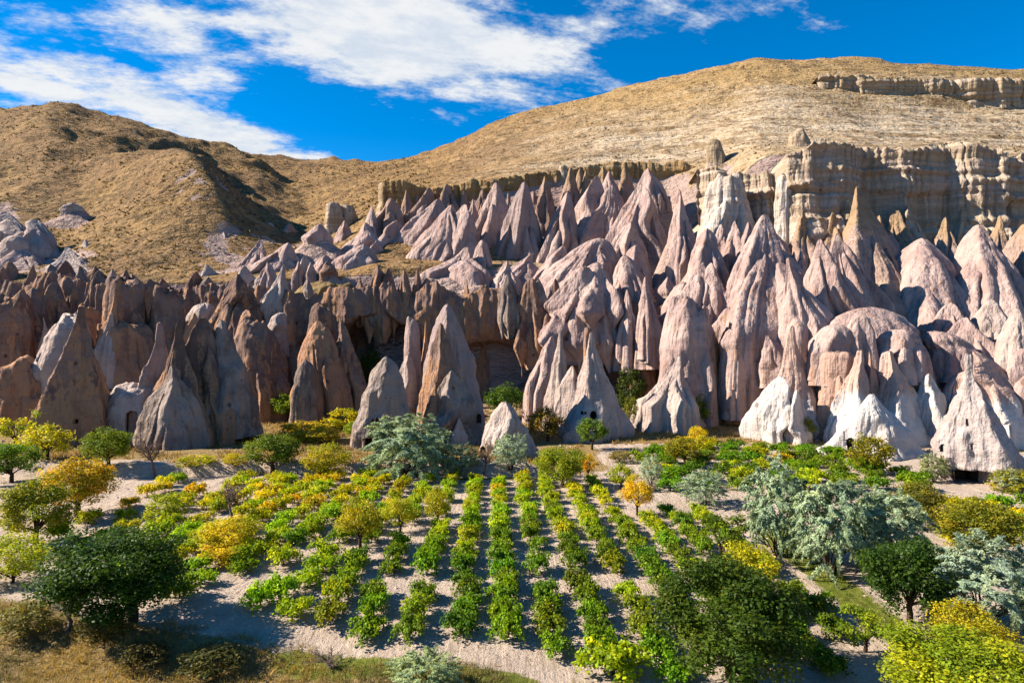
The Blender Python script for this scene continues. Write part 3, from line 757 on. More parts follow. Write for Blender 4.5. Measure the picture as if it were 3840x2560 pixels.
CONES = [
 # --- left cliff, buttresses and the knobs along its rim
 ('A', 60, 290, -130, 225, 1000, 119, 'pillar', 'dark', {'a2': .16}), ('A', 150, 742, -20, 345, 1090, 110, 'dome', 'orange', {'a1': .15}), ('A', -120, 250, -330, 0, 1050, 121, 'buttress', 'dark'),
 ('A', 245, 62, 118, 305, 320, 141, 'cone', 'dark'), ('A', 590, 62, 475, 710, 280, 140, 'concave', 'grey'), ('A', 410, 160, 318, 545, 560, 129, 'bullet', 'dark', {'a2': .05}),
 ('A', 240, 225, 140, 410, 640, 127, 'bullet', 'dark'), ('A', 525, 430, 235, 640, 1000, 113, 'dome', 'pale', {'bend': .8, 'a1': .2}), ('A', 320, 455, 290, 400, 700, 118, 'spire', 'grey'),
 ('A', 930, 165, 780, 1105, 760, 121, 'pillar', 'dark', {'a1': .16, 'a2': .08}), ('A', 900, 520, 700, 1180, 1060, 117, 'pillar', 'orange', {'a2': .14}),
 ('A', 845, 265, 690, 880, 760, 115, 'spire', 'orange', {'bend': 1.4}), ('A', 820, 420, 700, 890, 760, 114, 'spire', 'pale', {'bend': 1.3}),
 ('A', 1190, 112, 1120, 1310, 300, 141, 'cone', 'dark'), ('A', 1230, 255, 1055, 1350, 760, 122, 'buttress', 'dark'), ('A', 1440, 110, 1330, 1500, 340, 140, 'horn', 'dark'),
 ('A', 1530, 138, 1450, 1610, 300, 140, 'bullet', 'grey'), ('A', 1500, 225, 1335, 1570, 470, 135, 'bullet', 'pink'), ('A', 1500, 350, 1370, 1590, 520, 129, 'dome', 'pale'),
 ('A', 1745, 108, 1545, 1890, 560, 128, 'horn', 'dark', {'bend': 1.2}), ('A', 1850, 450, 1740, 2150, 1010, 117, 'dome', 'dark', {'a2': .08}), ('A', 1720, 390, 1650, 1800, 620, 121, 'spire', 'dark'),
 ('A', 1430, 415, 1370, 1500, 640, 119, 'horn', 'orange'), ('A', 1400, 640, 1200, 1560, 1090, 118, 'buttress', 'dark'), ('A', 700, 140, 600, 800, 420, 132, 'horn', 'dark'),
 ('A', 1120, 700, 1000, 1290, 1080, 121, 'buttress', 'orange'), ('A', 650, 330, 560, 790, 900, 124, 'buttress', 'orange'),
 ('A', 1045, 180, 990, 1090, 340, 139, 'horn', 'dark'), ('A', 830, 100, 760, 880, 260, 143, 'cone', 'grey'), ('A', 20, 60, -80, 60, 330, 142, 'bullet', 'dark'),
 ('A', 480, 30, 420, 560, 170, 146, 'horn', 'dark'), ('A', 720, 80, 670, 780, 200, 146, 'horn', 'grey'), ('A', 1330, 190, 1270, 1380, 330, 139, 'cone', 'dark'),
 # --- middle cliff
 ('B', 320, 65, 140, 350, 380, 134, 'spire', 'pale', {'bend': 1.3}), ('B', 290, 408, 185, 335, 560, 121, 'dome', 'pale'), ('B', 355, 335, 325, 395, 480, 126, 'pillar', 'dark'),
 ('B', 575, 470, 395, 790, 1060, 114, 'bullet', 'orange', {'a2': .16}), ('B', 590, 335, 480, 700, 700, 119, 'buttress', 'dark'), ('B', 745, 470, 620, 900, 990, 117, 'horn', 'dark'),
 ('B', 480, 770, 400, 560, 1040, 108, 'dome', 'grey'), ('B', 640, 190, 330, 950, 430, 141, 'dome', 'hill2', {'a2': .1, 'rough': 2, 'skirt': 1.0, 'n': 0}), ('B', 495, 165, 460, 540, 270, 127, 'horn', 'grey'),
 ('B', 1008, 52, 930, 1155, 470, 135, 'horn', 'dark'), ('B', 1090, 85, 1030, 1160, 380, 135, 'bullet', 'dark'), ('B', 1208, 95, 1145, 1265, 350, 134, 'horn', 'dark'), ('B', 980, 275, 935, 1050, 450, 134, 'bullet', 'grey'),
 ('B', 1305, 92, 1250, 1350, 390, 135, 'horn', 'dark'), ('B', 1372, 160, 1265, 1510, 450, 135, 'horn', 'dark'), ('B', 1430, 175, 1380, 1500, 360, 135, 'bullet', 'dark'), ('B', 1100, 250, 1030, 1160, 450, 135, 'bullet', 'dark'),
 ('B', 1665, 170, 1630, 1710, 330, 135, 'spire', 'dark'), ('B', 1787, 236, 1735, 1835, 380, 134, 'horn', 'pale'), ('B', 1895, 248, 1835, 1970, 450, 134, 'horn', 'pale'), ('B', 1610, 355, 1590, 1650, 440, 135, 'horn', 'dark'),
 ('B', 880, 165, 830, 950, 420, 135, 'horn', 'dark'),
 ('B', 520, 40, 470, 570, 180, 146, 'horn', 'pink'), ('B', 640, 35, 600, 680, 140, 146, 'horn', 'grey'), ('B', 430, 30, 380, 470, 200, 146, 'horn', 'pink'), ('B', 200, 40, 140, 260, 260, 144, 'cone', 'pink'),
 ('C', 375, 172, 262, 580, 680, 130.5, 'hood', 'dark', {'a2': .14, 'ry': .4, 'skirt': 4, 'flare': -1.2}), ('C', 200, 132, 130, 320, 470, 131, 'bullet', 'grey', {'ry': .5}), ('C', 555, 165, 480, 660, 560, 130, 'horn', 'dark', {'ry': .5}), ('C', 430, 165, 390, 495, 330, 130.5, 'horn', 'grey', {'ry': .5}),
 ('C', 490, 420, 455, 560, 640, 128, 'horn', 'dark', {'ry': .5}), ('C', 770, 95, 470, 1095, 640, 128.5, 'hood', 'pink', {'a1': .3, 'ry': .36, 'skirt': 4, 'flare': -1.0}), ('C', 860, 45, 575, 1020, 420, 128, 'bullet', 'pink', {'back': 3}),
 ('C', 1065, -10, 980, 1265, 330, 134, 'bullet', 'pink', b2), ('C', 1080, 242, 1010, 1180, 600, 124, 'cone', 'pink'), ('C', 1215, 148, 1145, 1330, 560, 122, 'cone', 'pink', {'ridges': 3}),
 ('C', 1282, 415, 1110, 1350, 640, 125, 'hood', 'pink', {'skirt': 3, 'ry': .5}), ('C', 1500, 188, 1330, 1650, 450, 124, 'bullet', 'pink', b2), ('C', 1612, 85, 1430, 1680, 380, 131, 'bullet', 'pink', b2), ('C', 1380, 150, 1310, 1430, 260, 130, 'horn', 'pink'),
 ('C', 1530, 315, 1300, 1740, 1080, 112, 'buttress', 'pink', {'a1': .2, 'back': 2}), ('C', 1460, 725, 1160, 1620, 1110, 107, 'concave', 'pale', {'bend': 1.2}), ('C', 1690, 560, 1590, 1770, 1050, 112, 'buttress', 'orange'),
 ('C', 1885, 478, 1755, 2000, 830, 110, 'hood', 'pink', {'skirt': 8, 'a2': .06}), ('C', 1900, 640, 1780, 2120, 1050, 113, 'buttress', 'orange'), ('C', 2080, 560, 1960, 2200, 1000, 114, 'buttress', 'orange'),
 ('C', 530, 588, 335, 570, 1010, 113, 'horn', 'pink'), ('C', 1190, 690, 1100, 1300, 1000, 124, 'buttress', 'orange'),
 # --- the long band of cones under the ochre rim
 ('E', 465, 588, 372, 545, 790, 176, 'horn', 'pinkb'), ('E', 565, 540, 522, 630, 740, 180, 'cone', 'pinkb'), ('E', 340, 640, 290, 370, 760, 172, 'cone', 'pink'), ('E', 715, 528, 585, 765, 760, 181, 'horn', 'pinkb'),
 ('E', 772, 598, 500, 806, 900, 174, 'horn', 'pink', {'bend': 1.1}), ('E', 860, 640, 590, 935, 1010, 166, 'horn', 'pink'), ('E', 830, 505, 770, 910, 690, 181, 'horn', 'pinkb'), ('E', 945, 636, 735, 1020, 1000, 165, 'horn', 'pink'),
 ('E', 940, 543, 915, 990, 680, 181, 'cone', 'pinkb'), ('E', 1060, 535, 1005, 1125, 700, 180, 'cone', 'pinkb'), ('E', 1150, 492, 972, 1236, 950, 172, 'horn', 'pink', {'bend': 1.15}), ('E', 1335, 490, 1150, 1446, 1050, 166, 'horn', 'pinkd', {'a2': .16}),
 ('E', 1470, 450, 1418, 1550, 760, 178, 'horn', 'pinkb'), ('E', 1640, 392, 1540, 1725, 720, 180, 'cone', 'pinkb'), ('E', 1615, 555, 1424, 1676, 1030, 165, 'horn', 'pink', {'bend': 1.1}), ('E', 1740, 412, 1685, 1795, 660, 180, 'cone', 'pinkb'),
 ('E', 1810, 450, 1580, 1860, 930, 170, 'horn', 'pink', {'bend': 1.2}), ('E', 1890, 418, 1825, 1965, 640, 177, 'horn', 'pink'), ('E', 1912, 505, 1715, 1980, 890, 167, 'horn', 'pink', {'bend': 1.15}), ('E', 1845, 382, 1800, 1905, 540, 183, 'cone', 'pinkb'),
 ('E', 2100, 505, 1885, 2235, 910, 160, 'horn', 'pink', {'a1': .3}), ('E', 2145, 400, 2070, 2270, 620, 171, 'horn', 'pink'), ('E', 2030, 748, 1882, 2130, 1000, 150, 'horn', 'pink'), ('E', 2060, 902, 1915, 2172, 1230, 140, 'bullet', 'pink'),
 ('E', 1830, 855, 1390, 1965, 1190, 143, 'bullet', 'pink', {'ry': .7, 'a1': .3, 'bend': .8}), ('E', 1590, 905, 1380, 1620, 1150, 147, 'horn', 'pink'), ('E', 1395, 955, 1115, 1450, 1120, 150, 'concave', 'pink', {'bend': .75}), ('E', 1060, 865, 980, 1130, 1080, 153, 'bullet', 'pink'),
 ('E', 960, 912, 680, 1130, 1090, 151, 'concave', 'pink', {'bend': .7}), ('E', 285, 895, 90, 365, 1040, 158, 'horn', 'pink'), ('E', 300, 755, 175, 405, 930, 170, 'cone', 'pink'), ('E', 500, 740, 430, 560, 830, 172, 'horn', 'pink'),
 ('E', 1230, 560, 1180, 1270, 760, 180, 'cone', 'pinkb'), ('E', 1395, 545, 1350, 1440, 720, 182, 'horn', 'pinkb'), ('E', 1700, 400, 1660, 1740, 560, 184, 'horn', 'pinkb'), ('E', 1990, 395, 1960, 2050, 520, 180, 'horn', 'pinkb'),
 ('E', 640, 560, 600, 690, 700, 183, 'horn', 'pinkb'), ('E', 1540, 420, 1490, 1580, 600, 185, 'cone', 'pinkb'), ('E', 680, 640, 600, 740, 800, 178, 'horn', 'pink'), ('E', 1000, 600, 950, 1050, 780, 176, 'cone', 'pink'),
 ('E', 40, 965, -60, 130, 1050, 156, 'cone', 'pink'), ('E', 160, 740, 110, 200, 830, 182, 'cone', 'pink'), ('E', 370, 870, 310, 430, 960, 166, 'cone', 'pink'), ('E', 1220, 1000, 1130, 1300, 1150, 143, 'cone', 'pink'),
 ('E', 85, 620, 45, 150, 730, 196, 'pillar', 'ochre'), ('E', 170, 640, 130, 240, 720, 198, 'pillar', 'ochre'), ('E', 1590, 380, 1560, 1625, 480, 186, 'pillar', 'ochre'), ('E', 440, 490, 395, 520, 590, 190, 'pillar', 'ochre'),
 # --- right: the great cone, ridges under the banded cliff
 ('F', 580, 946, 235, 990, 1640, 116, 'cone', 'pink', {'back': 9, 'a1': .3, 'a2': .13, 'ribs': 9, 'skirt': 9, 'ry': .6}), ('F', 718, 1200, 680, 985, 1640, 110, 'spire', 'pink', {'bend': 1.3}), ('F', 905, 1088, 850, 1200, 1560, 113, 'horn', 'pink', {'bend': 1.1}),
 ('F', 1000, 1060, 950, 1270, 1480, 121, 'horn', 'pink', {'bend': 1.2}), ('F', 1120, 780, 930, 1570, 1640, 126, 'cone', 'pinkb2', {'back': 14, 'a2': .2, 'bend': .9}), ('F', 1500, 1085, 1235, 1810, 1640, 122, 'bullet', 'pink', {'back': 8, 'a2': .12}),
 ('F', 1340, 900, 1180, 1620, 1400, 134, 'cone', 'pinkb2', {'back': 10, 'a2': .2}), ('F', 1835, 1005, 1690, 2150, 1560, 121, 'horn', 'pink', {'back': 8, 'a2': .12}), ('F', 2110, 1000, 1980, 2400, 1560, 126, 'horn', 'pinkb2', {'back': 6}),
 ('F', 980, 930, 850, 1130, 1320, 137, 'cone', 'pinkb2', {'back': 4}), ('F', 1250, 950, 1130, 1370, 1330, 138, 'cone', 'pinkb2', {'back': 4}), ('F', 1640, 960, 1520, 1760, 1330, 137, 'cone', 'pinkb2', {'back': 4}), ('F', 1960, 950, 1850, 2080, 1350, 136, 'cone', 'pinkb2', {'back': 4}), ('F', 800, 920, 700, 900, 1200, 138, 'cone', 'pinkb2', {'back': 3}), ('F', 560, 960, 440, 700, 1180, 139, 'cone', 'pink', {'back': 3}),
 ('F', 75, 800, -10, 210, 1250, 142, 'cone', 'pink', {'back': 4}), ('F', 240, 1028, 120, 335, 1300, 132, 'bullet', 'pink', {'back': 2}), ('F', 400, 980, 335, 490, 1200, 136, 'cone', 'pink', b2), ('F', 262, 1228, 195, 340, 1460, 121, 'bullet', 'pink', b2),
 ('F', 190, 1255, 50, 262, 1540, 121, 'horn', 'pink', b2), ('F', 320, 1000, 260, 390, 1130, 142, 'cone', 'pink'), ('F', 790, 1160, 720, 900, 1500, 119, 'cone', 'pink', {'back': 5}), ('F', 480, 990, 420, 560, 1180, 134, 'cone', 'pink', b2),
 # --- columns of the banded cliff
 ('F', 355, 735, 190, 485, 1060, 151, 'buttress', 'whitec', {'a2': .3, 'ribs': 11, 'bed': .3}), ('F', 690, 738, 632, 770, 1060, 146, 'buttress', 'whitec', {'a2': .2, 'bed': .3}),
 ('F', 1420, 880, 1330, 1560, 1180, 143, 'cone', 'ochre', {'a2': .2, 'bed': .4}), ('F', 1880, 570, 1815, 1970, 1080, 146, 'buttress', 'whitec', {'a2': .25, 'bed': .4, 'n': 0}),
 ('F', 770, 450, 715, 850, 600, 172, 'buttress', 'ochre'), ('F', 275, 500, 235, 340, 590, 178, 'buttress', 'ochre'), ('F', 1060, 860, 950, 1180, 1160, 143, 'cone', 'ochre', {'a2': .2, 'bed': .4}),
 ('F', 1740, 900, 1640, 1830, 1180, 145, 'cone', 'ochre', {'a2': .2, 'bed': .4}),
 # --- lower right: mound with a grassy top, slanting ridges
 ('D', 800, 330, 400, 1200, 860, 104, 'dome', 'pink', {'a2': .1, 'back': 3, 'ry': .6, 'skirt': 10}), ('D', 735, 355, 650, 815, 560, 100, 'bullet', 'pink'), ('D', 1000, 470, 830, 1130, 640, 100, 'dome', 'pink'), ('D', 590, 440, 410, 700, 640, 101, 'dome', 'pink'),
 ('D', 600, 620, 480, 740, 1000, 98, 'pillar', 'orangep', {'a2': .12}), ('D', 1080, 560, 980, 1195, 800, 99, 'pillar', 'pink'), ('D', 1430, 398, 1180, 1660, 760, 108, 'horn', 'pink', {'bend': .8}), ('D', 1220, 485, 1180, 1480, 640, 105, 'dome', 'pink', {'bend': .6}),
 ('D', 1480, 620, 1300, 1960, 1110, 96, 'horn', 'pinkw', {'bend': .7, 'ry': .6}), ('D', 1770, 338, 1640, 1960, 900, 100, 'horn', 'pale', {}), ('D', 1800, 600, 1700, 2000, 900, 95, 'bullet', 'pink'), ('D', 1600, 280, 1470, 1760, 560, 112, 'bullet', 'pale', {'a1': .15}),
 ('D', 1330, 300, 1200, 1450, 560, 113, 'bullet', 'pink'), ('D', 1240, 760, 1180, 1330, 1010, 103, 'buttress', 'dark'),
 # --- bare tuff breaking out of the slopes of the left hill
 ('G', 1460, 990, 1330, 1740, 1300, 172, 'cone', 'pale', {'back': 8}), ('G', 1700, 1040, 1540, 1800, 1290, 165, 'cone', 'pink', {'back': 6}), ('G', 1130, 960, 1000, 1300, 1230, 182, 'concave', 'pale', {'back': 8}), ('G', 150, 1080, 20, 330, 1260, 160, 'cone', 'pink', {'back': 5}), ('G', 560, 1040, 420, 700, 1250, 170, 'concave', 'pale', {'back': 5}),
 ('G', 440, 1085, 280, 740, 1290, 158, 'concave', 'pale', {'back': 5}), ('G', 235, 905, 20, 340, 1090, 172, 'horn', 'pale', {'back': 4}), ('G', 30, 860, -120, 170, 1010, 178, 'horn', 'pale', {'back': 4}), ('G', 1880, 1060, 1560, 2010, 1300, 161, 'cone', 'pink', {'bend': .9, 'ry': .6}),
 ('G', 1760, 1195, 1660, 1840, 1320, 147, 'cone', 'pale'), ('G', 1600, 1210, 1540, 1690, 1320, 148, 'cone', 'pale'), ('G', 1350, 1200, 1290, 1480, 1340, 156, 'cone', 'pale'), ('G', 1230, 1090, 1090, 1360, 1290, 168, 'bullet', 'pale', {'a1': .15, 'back': 4}),
 ('G', 2090, 935, 1960, 2160, 1060, 166, 'horn', 'pink'), ('G', 1640, 940, 1560, 1720, 1010, 205, 'horn', 'pink'), ('G', 1760, 930, 1700, 1840, 1020, 205, 'horn', 'pink'), ('G', 1890, 935, 1830, 1960, 1030, 204, 'horn', 'pink'),
 ('G', 100, 1010, 0, 180, 1140, 165, 'dome', 'pale'), ('G', 470, 800, 410, 560, 860, 196, 'horn', 'pale'), ('G', 60, 1180, -20, 140, 1340, 150, 'bullet', 'dark'), ('G', 330, 1200, 260, 420, 1330, 150, 'horn', 'grey'), ('G', 620, 1215, 560, 700, 1320, 149, 'horn', 'dark'),
 ('G', 860, 1260, 800, 930, 1360, 146, 'cone', 'dark'), ('G', 2140, 1180, 2080, 2200, 1270, 146, 'horn', 'dark'), ('G', 1990, 1140, 1930, 2060, 1260, 149, 'cone', 'pale'),
]
M['pinkb'] = rock_mat('pink_tuff_brown_tops', (.37, .25, .205), (.30, .195, .15), (.17, .10, .07), (.42, .28, .15), .56, .66, .0, ochre_z=54)
M['pinkd'] = rock_mat('dark_pink_tuff', (.33, .245, .23), (.40, .30, .275), (.17, .115, .105), (.50, .31, .18), .62, .68, .04)
M['pinkb2'] = rock_mat('pink_tuff_under_bands', (.44, .31, .255), (.36, .245, .20), (.20, .13, .095), None, ochre_z=33, bands=.35)
M['orangep'] = rock_mat('salmon_tuff', (.50, .30, .22), (.46, .30, .24), (.24, .14, .11), None)
M['hill2'] = rock_mat('scrubby_mound', (.30, .20, .09), (.22, .145, .07), (.06, .042, .02), None, pit_dark=0)
M['white'] = rock_mat('white_ash_tuff', (.64, .575, .53), (.56, .49, .45), (.36, .28, .24), (.52, .35, .25), .64, .7, .03)
M['palep'] = rock_mat('pale_pitted_tuff', (.47, .395, .37), (.40, .32, .295), (.24, .165, .14), (.50, .32, .20), .58, .66, -.05)
raise_skirts(CONES)
link_terrain()
for i, c in enumerate(CONES):
    if c[0] == 'A' and c[6] > 127 and i % 3 != 0:
        c = list(c); c[2] += random.uniform(-25, 55); c = tuple(c)
    rock('scrub_mound' if c[8] == 'hill2' else 'banded_column' if c[8] in ('ochre', 'whitec') else 'buttress' if c[7] in ('buttress', 'pillar', 'hood') else 'rock_cone', c, cliff, seed=i)

# ------------------------------------------------------------------ free-standing fairy chimneys
def chimney(label, base_px, specs, holes=(), name='fairy_chimney', seed=0, names=None, free_ribs=()):
    reg = specs[0][0]
    px, py = rp(reg, *base_px)
    o = bpy.data.objects.new(name, None); COL.objects.link(o)
    loc = at(px, py, specs[0][6]); loc.z = float(tz(loc.x, loc.y)); o.location = loc
    tag(o, label, 'rock formation', 'free-standing fairy chimneys at the foot of the cliff')
    objs = []
    for k, s in enumerate(specs):
        s = tuple(s) + ({},) * (10 - len(s)); s[9].setdefault('flare', .25); s[9].setdefault('skirt', 2.5); s[9].setdefault('n', 2 if k in free_ribs else 0); s[9].setdefault('rough', 1.5)
        objs.append(rock((names or {}).get(k, 'spire' if k else 'main_cone'), s, o, loc, 500 + seed * 20 + k))
    for k, h in holes:
        carve_openings(objs[k], loc, reg, h)
    return o

chimney('tall dark chimney with a square window, joined by a pale saddle to more spires', (640, 1330),
        [('A', 600, 368, 318, 800, 1335, 92, 'spire', 'dark', {'a1': .22}),
         ('A', 1010, 895, 740, 1180, 1330, 95, 'dome', 'pale', {'ry': .6, 'a1': .1, 'a2': .05}),
         ('A', 1170, 488, 985, 1310, 1260, 96, 'spire', 'pink', {'a1': .25}), ('A', 1325, 462, 1050, 1570, 1345, 94, 'spire', 'dark', {'bend': 1.1}),
         ('A', 1258, 798, 1040, 1510, 1450, 88, 'horn', 'grey', {'bend': 1.3, 'a1': .3, 'ridges': 3}), ('A', 1492, 452, 1330, 1770, 1290, 97, 'horn', 'dark'), ('A', 1628, 465, 1470, 1892, 1210, 98, 'horn', 'grey', {'a2': .2})],
        [(0, [(553, 1212, 30, 30, 0, 1.2, 'window'), (685, 1345, 90, 130, .9, 1.6, 'doorway')]), (1, [(968, 1230, 92, 190, .25, 2.2, 'doorway')])], seed=1, names={1: 'saddle'}, free_ribs=(3, 4, 5, 6))
chimney('dark bullet-shaped chimney with carved niches, standing behind the silvery bush', (1075, 1385),
        [('B', 1075, 735, 855, 1290, 1400, 93, 'bullet', 'grey', {'a1': .16, 'a2': .12, 'rough': 1.8})],
        [(0, [(972, 1240, 26, 90, .5, .9, 'window'), (1008, 1235, 34, 110, .6, .45, 'niche'), (945, 1365, 62, 60, .1, 1.5, 'doorway')])], seed=2)
chimney('tallest central chimney, two-tipped, pinkish above and dark below, with a pillar at its back', (1550, 1290),
        [('B', 1523, 350, 1290, 1800, 1310, 100, 'bullet', 'pinkd', {'a1': .2, 'a2': .12}), ('B', 1478, 495, 1315, 1640, 1250, 97, 'horn', 'dark', {'bend': .9}), ('B', 1556, 838, 1385, 1790, 1310, 95, 'horn', 'grey', {'ridges': 3, 'a1': .3}),
         ('B', 1610, 1185, 1560, 1670, 1330, 92, 'cone', 'pale'), ('B', 1265, 435, 1205, 1335, 1090, 105, 'pillar', 'pink', {'a1': .2}), ('B', 1238, 722, 1145, 1295, 1000, 103, 'bullet', 'pale', {'a1': .12}), ('B', 1365, 478, 1322, 1395, 900, 106, 'spire', 'orange')], seed=3, names={4: 'pillar'}, free_ribs=(0, 1),
        holes=[(2, [(1755, 1190, 40, 70, .9, .8, 'niche')])])
chimney('small pale grey boulder-like chimney with a rusty doorway at its foot', (200, 1520),
        [('C', 182, 1068, -8, 430, 1525, 81, 'horn', 'pale', {'a1': .22, 'ridges': 4, 'rough': 1.6})], [(0, [(24, 1425, 46, 64, .9, 1.0, 'doorway')])], seed=4)
chimney('pale cone with a small knob on its tip and an arched doorway', (850, 1310),
        [('C', 822, 558, 570, 1125, 1325, 101, 'concave', 'pale', {'a1': .2, 'a2': .1}), ('C', 790, 512, 760, 830, 700, 102, 'pillar', 'dark'), ('C', 592, 555, 455, 705, 1150, 106, 'spire', 'pale', {'a1': .2}), ('C', 680, 800, 540, 760, 1180, 103, 'horn', 'pale')],
        [(0, [(835, 1168, 50, 66, .9, 1.4, 'doorway'), (752, 1150, 22, 26, .8, .7, 'niche'), (775, 1150, 18, 22, .8, .7, 'niche')])], seed=5, names={1: 'tip_knob'})
chimney('broad pink and white cone with fluted white skirts, reaching up to the cliff', (290, 1180),
        [('D', 300, 455, -20, 610, 1190, 101, 'concave', 'pinkw', {'a1': .2, 'ry': .7}), ('D', 225, 780, -15, 330, 1190, 97, 'horn', 'white', {'bend': 1.2}), ('D', 330, 870, 215, 450, 1190, 95, 'cone', 'white', {}), ('D', 125, 515, 105, 330, 760, 106, 'horn', 'pink', {'bend': .6})], seed=6)
chimney('white tent-shaped cone with a doorway, pink twin-tipped spires rising behind it', (800, 1310),
        [('D', 822, 898, 505, 1120, 1325, 87, 'cone', 'white', {'a1': .22, 'ridges': 3}), ('D', 742, 612, 515, 890, 1180, 95, 'spire', 'pinkw'), ('D', 802, 622, 775, 880, 900, 97, 'spire', 'orangep'), ('D', 935, 618, 820, 1300, 1240, 96, 'spire', 'pinkw', {'bend': 1.2}),
         ('D', 988, 588, 930, 1130, 1000, 99, 'spire', 'orangep', {'bend': 1.2}), ('D', 1190, 765, 1080, 1345, 1060, 95, 'cone', 'white')],
        [(0, [(692, 1236, 52, 100, .8, 1.2, 'doorway')])], seed=7)
chimney('steep chimney with a slim orange neck and a wide dark cave mouth at its foot', (1490, 1500),
        [('D', 1445, 632, 1240, 1800, 1515, 71, 'neck', 'palep', {'a1': .14, 'a2': .09, 'rough': 1.9, 'skirt': 1.5})],
        [(0, [(1492, 1452, 196, 110, .25, 2.6, 'cave_mouth'), (1285, 1252, 22, 56, .8, .6, 'niche'), (1475, 1243, 14, 46, .3, .5, 'niche'), (1448, 1085, 16, 50, .3, .4, 'niche')])], seed=8)

# ------------------------------------------------------------------ plants
def leaf_material(name, transl=0.42, spread=.5, clump=.7):
    m = bpy.data.materials.new(name); m.use_nodes = True
    g = NT(m.node_tree)
    out = g.add('ShaderNodeOutputMaterial')
    oi = g.add('ShaderNodeObjectInfo')
    r = g.add('ShaderNodeAttribute', attribute_name='rnd').outputs[2]
    r2 = g.math('FRACT', g.math('MULTIPLY', r, 7.31))
    col = oi.outputs['Color']
    dark = g.mix(1.0, col, (.50, .58, .60), 'MULTIPLY'); lite = g.mix(1.0, col, (1.7, 1.6, 1.2), 'MULTIPLY')
    c = g.mix(r, dark, lite)
    warm = g.mix(1.0, c, (1.5, 1.12, .6), 'MULTIPLY')
    c = g.mix(g.math('MULTIPLY', g.ss(r2, .55, 1.0), spread), c, warm)
    cl = g.add('ShaderNodeAttribute', attribute_name='clump').outputs[2]
    c = g.mix(g.math('MULTIPLY', g.ss(cl, .62, .95), clump), c, g.mix(1.0, c, (1.6, 1.3, .7), 'MULTIPLY'))
    c = g.mix(g.math('MULTIPLY', g.ss(cl, .35, .05), clump), c, g.mix(1.0, c, (.55, .72, .7), 'MULTIPLY'))
    d = g.add('ShaderNodeBsdfPrincipled'); d.inputs['Roughness'].default_value = .55; d.inputs['Specular IOR Level'].default_value = .18
    t = g.add('ShaderNodeBsdfTranslucent')
    g.link(c, d.inputs['Base Color']); g.link(g.mix(1.0, c, (1.25, 1.15, .7), 'MULTIPLY'), t.inputs['Color'])
    mx = g.add('ShaderNodeMixShader'); mx.inputs[0].default_value = transl
    g.link(d.outputs[0], mx.inputs[1]); g.link(t.outputs[0], mx.inputs[2]); g.link(mx.outputs[0], out.inputs[0])
    return m
M['leaf'] = leaf_material('leaf')
M['feather'] = leaf_material('silver_leaf', .30, .15, .25)
M['blade'] = leaf_material('dry_blade', .30, .45, 0)
def bark_mat(name, a, b_):
    m, g, b = new_mat(name)
    tc = g.add('ShaderNodeTexCoord')
    n = g.noise(g.mapping(tc.outputs['Object'], scale=(3, 3, .6)), 9, 4, .7)
    g.link(g.mix(g.ss(n, .35, .65), a, b_), b.inputs['Base Color'])
    g.link(g.bump(n, .8, .05), b.inputs['Normal'])
    return m
M['bark'] = bark_mat('bark', (.075, .048, .034), (.035, .023, .018))
M['twig'] = bark_mat('bare_twig', (.16, .11, .095), (.09, .06, .055))

def leaf_mesh(name, C, N, size, aspect, rnd, mat, T=None, rs=RS, clump=None):
    n = len(C)
    N = N / (np.linalg.norm(N, axis=1, keepdims=True) + 1e-6)
    if T is None: T = rs.normal(size=(n, 3))
    A = T - N * (T * N).sum(1, keepdims=True); A /= np.linalg.norm(A, axis=1, keepdims=True) + 1e-6
    B = np.cross(N, A)
    L = np.asarray(size).reshape(-1, 1); Wd = L * aspect
    V = np.empty((n, 4, 3))
    V[:, 0] = C - A * L * .5; V[:, 1] = C + B * Wd * .5 - N * L * .08; V[:, 2] = C + A * L * .5 - N * L * .12; V[:, 3] = C - B * Wd * .5 - N * L * .08
    Q = np.arange(n * 4).reshape(n, 4)
    return mesh_from(name, V.reshape(-1, 3), Q, mat, False, {'rnd': ('FLOAT', np.repeat(rnd, 4)), 'clump': ('FLOAT', np.repeat(clump if clump is not None else np.full(n, .5), 4))})

class Tube:
    def __init__(s): s.V = []; s.Q = []; s.n = 0
    def add(s, pts, r0, r1, sides=5):
        pts = np.asarray(pts, float); m = len(pts)
        tan = np.gradient(pts, axis=0); tan /= np.linalg.norm(tan, axis=1, keepdims=True) + 1e-9
        up = np.array([0.31, .2, .93]) if abs(tan[0, 2]) < .9 else np.array([1., .1, 0])
        a = np.cross(tan, up); a /= np.linalg.norm(a, axis=1, keepdims=True) + 1e-9; b = np.cross(tan, a)
        th = np.linspace(0, 2 * np.pi, sides, endpoint=False)
        r = np.linspace(r0, r1, m)[:, None, None]
        ring = pts[:, None, :] + r * (np.cos(th)[None, :, None] * a[:, None, :] + np.sin(th)[None, :, None] * b[:, None, :])
        s.V.append(ring.reshape(-1, 3)); s.Q.append(grid_quads(m, sides, True) + s.n); s.n += m * sides
    def mesh(s, name, mat): return mesh_from(name, np.vstack(s.V), np.vstack(s.Q), mat, True)

def unit(rs, n):
    v = rs.normal(size=(n, 3)); return v / np.linalg.norm(v, axis=1, keepdims=True)

